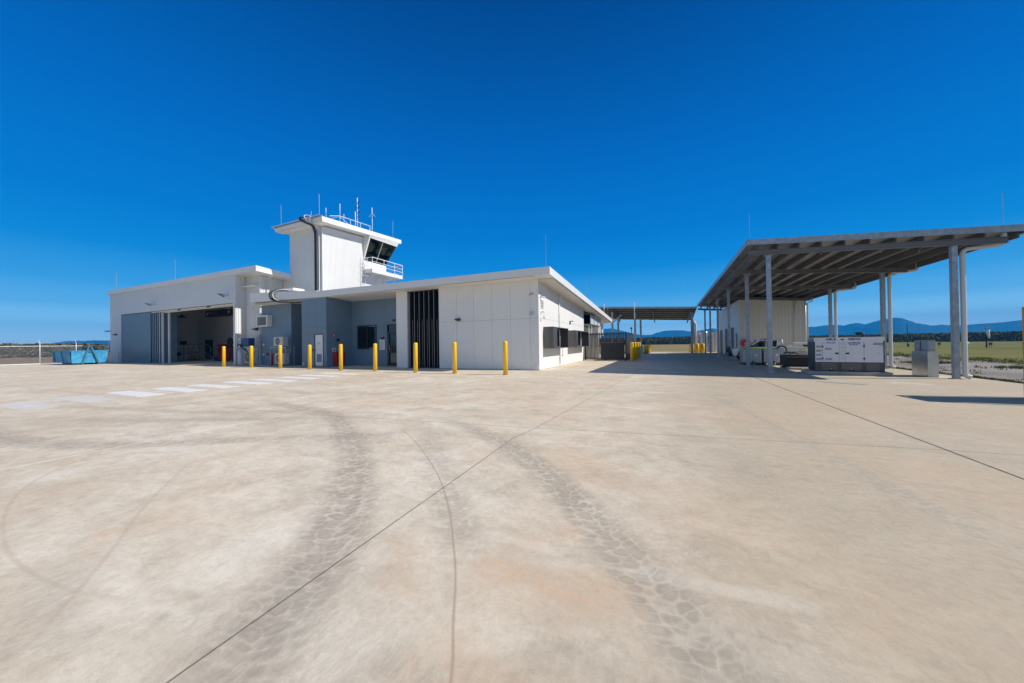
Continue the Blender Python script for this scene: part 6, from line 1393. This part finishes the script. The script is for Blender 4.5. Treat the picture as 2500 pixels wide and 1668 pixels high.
# ================================================================== AIRFIELD FURNITURE
ws = thing('windsock', (36.15, 63.8, 0), 'limp white windsock on a dark pole with a crossbar in the field', 'windsock')
f = MB(); f.tube([(36.15, 63.8, 0), (36.15, 63.8, 2.85)], 0.07, 8, r1=0.035); f.build('pole', M['navy_dark'], ws)
f = MB(); f.tube([(35.4, 63.8, 2.83), (36.9, 63.8, 2.80)], 0.02, 6); f.build('crossbar', M['navy_dark'], ws)
f = MB(); f.tube([(36.2, 63.7, 2.28), (36.22, 63.7, 2.0), (36.29, 63.7, 1.5), (36.33, 63.7, 1.15)], 0.19, 12, r1=0.08); f.build('sock', mat('windsock_cloth', (0.80, 0.79, 0.78), 0.7), ws)
f = MB(); f.ring((36.2, 63.7, 2.28), 'z', 0.21, 0.185, 0.04, 16); f.build('hoop', M['red_dark'], ws)
o = thing('weather_mast', (32.75, 72, 0), 'thin dark mast with a blue instrument box at its foot in the field', 'mast')
f = MB(); f.tube([(32.75, 72, 0), (32.75, 72, 3.4)], 0.04, 6); f.build('pole', M['navy_dark'], o)
f = MB(); f.box(32.66, 32.86, 71.8, 72.0, 0.05, 0.5); f.build('instrument_box', mat('blue_box_paint', (0.03, 0.12, 0.25), 0.5), o)
f = MB(); f.box(32.55, 32.66, 71.9, 72.0, 0.4, 0.62); f.build('meter', M['paper'], o)
for x, y, lb in ((34.9, 69.6, 'small dark marker board on two legs in the grass near the cabinet'), (36.95, 64.6, 'small dark marker board on two legs beside the windsock pole')):
    o = thing('marker_board', (x, y, 0), lb, 'marker', 'marker boards in the grass')
    f = MB(); f.box(x-0.16, x+0.16, y, y+0.03, 0.32, 0.62); f.build('board', M['grey_dark'], o)
    for dx in (-0.1, 0.07):
        f = MB(); f.box(x+dx, x+dx+0.03, y+0.005, y+0.025, 0, 0.32); f.build('leg', M['grey_dark'], o)
o = thing('runway_marker', (62, 115, 0), 'small white cone marker lying far out on the airfield grass', 'marker')
f = MB(); f.lathe((62.0, 115, 0), [(0.5, 0), (0.4, 0.15), (0.15, 0.32)], 14); f.build('cone', M['paper'], o)
f = MB(); f.lathe((62.0, 115, -0.02), [(0.6, 0), (0.6, 0.04)], 14); f.build('base', M['grey_plastic'], o)

# ================================================================== HAZE
hz = MB(); hz.box(-3900, 3900, -1700, 3900, -1.2, HAZE_TOP)
hm = bpy.data.materials.new('haze'); hm.use_nodes = True; t = hm.node_tree; t.nodes.clear()
pv = nd(t, 'ShaderNodeVolumePrincipled'); pv.inputs['Color'].default_value = (0.02, 0.42, 1.0, 1); pv.inputs['Density'].default_value = HAZE_D; pv.inputs['Anisotropy'].default_value = 0.0
oo = nd(t, 'ShaderNodeOutputMaterial'); t.links.new(pv.outputs[0], oo.inputs['Volume'])
tag(hz.build('haze', hm), kind='stuff')
for o in bpy.data.objects:
    if '_o' in o: del o['_o']
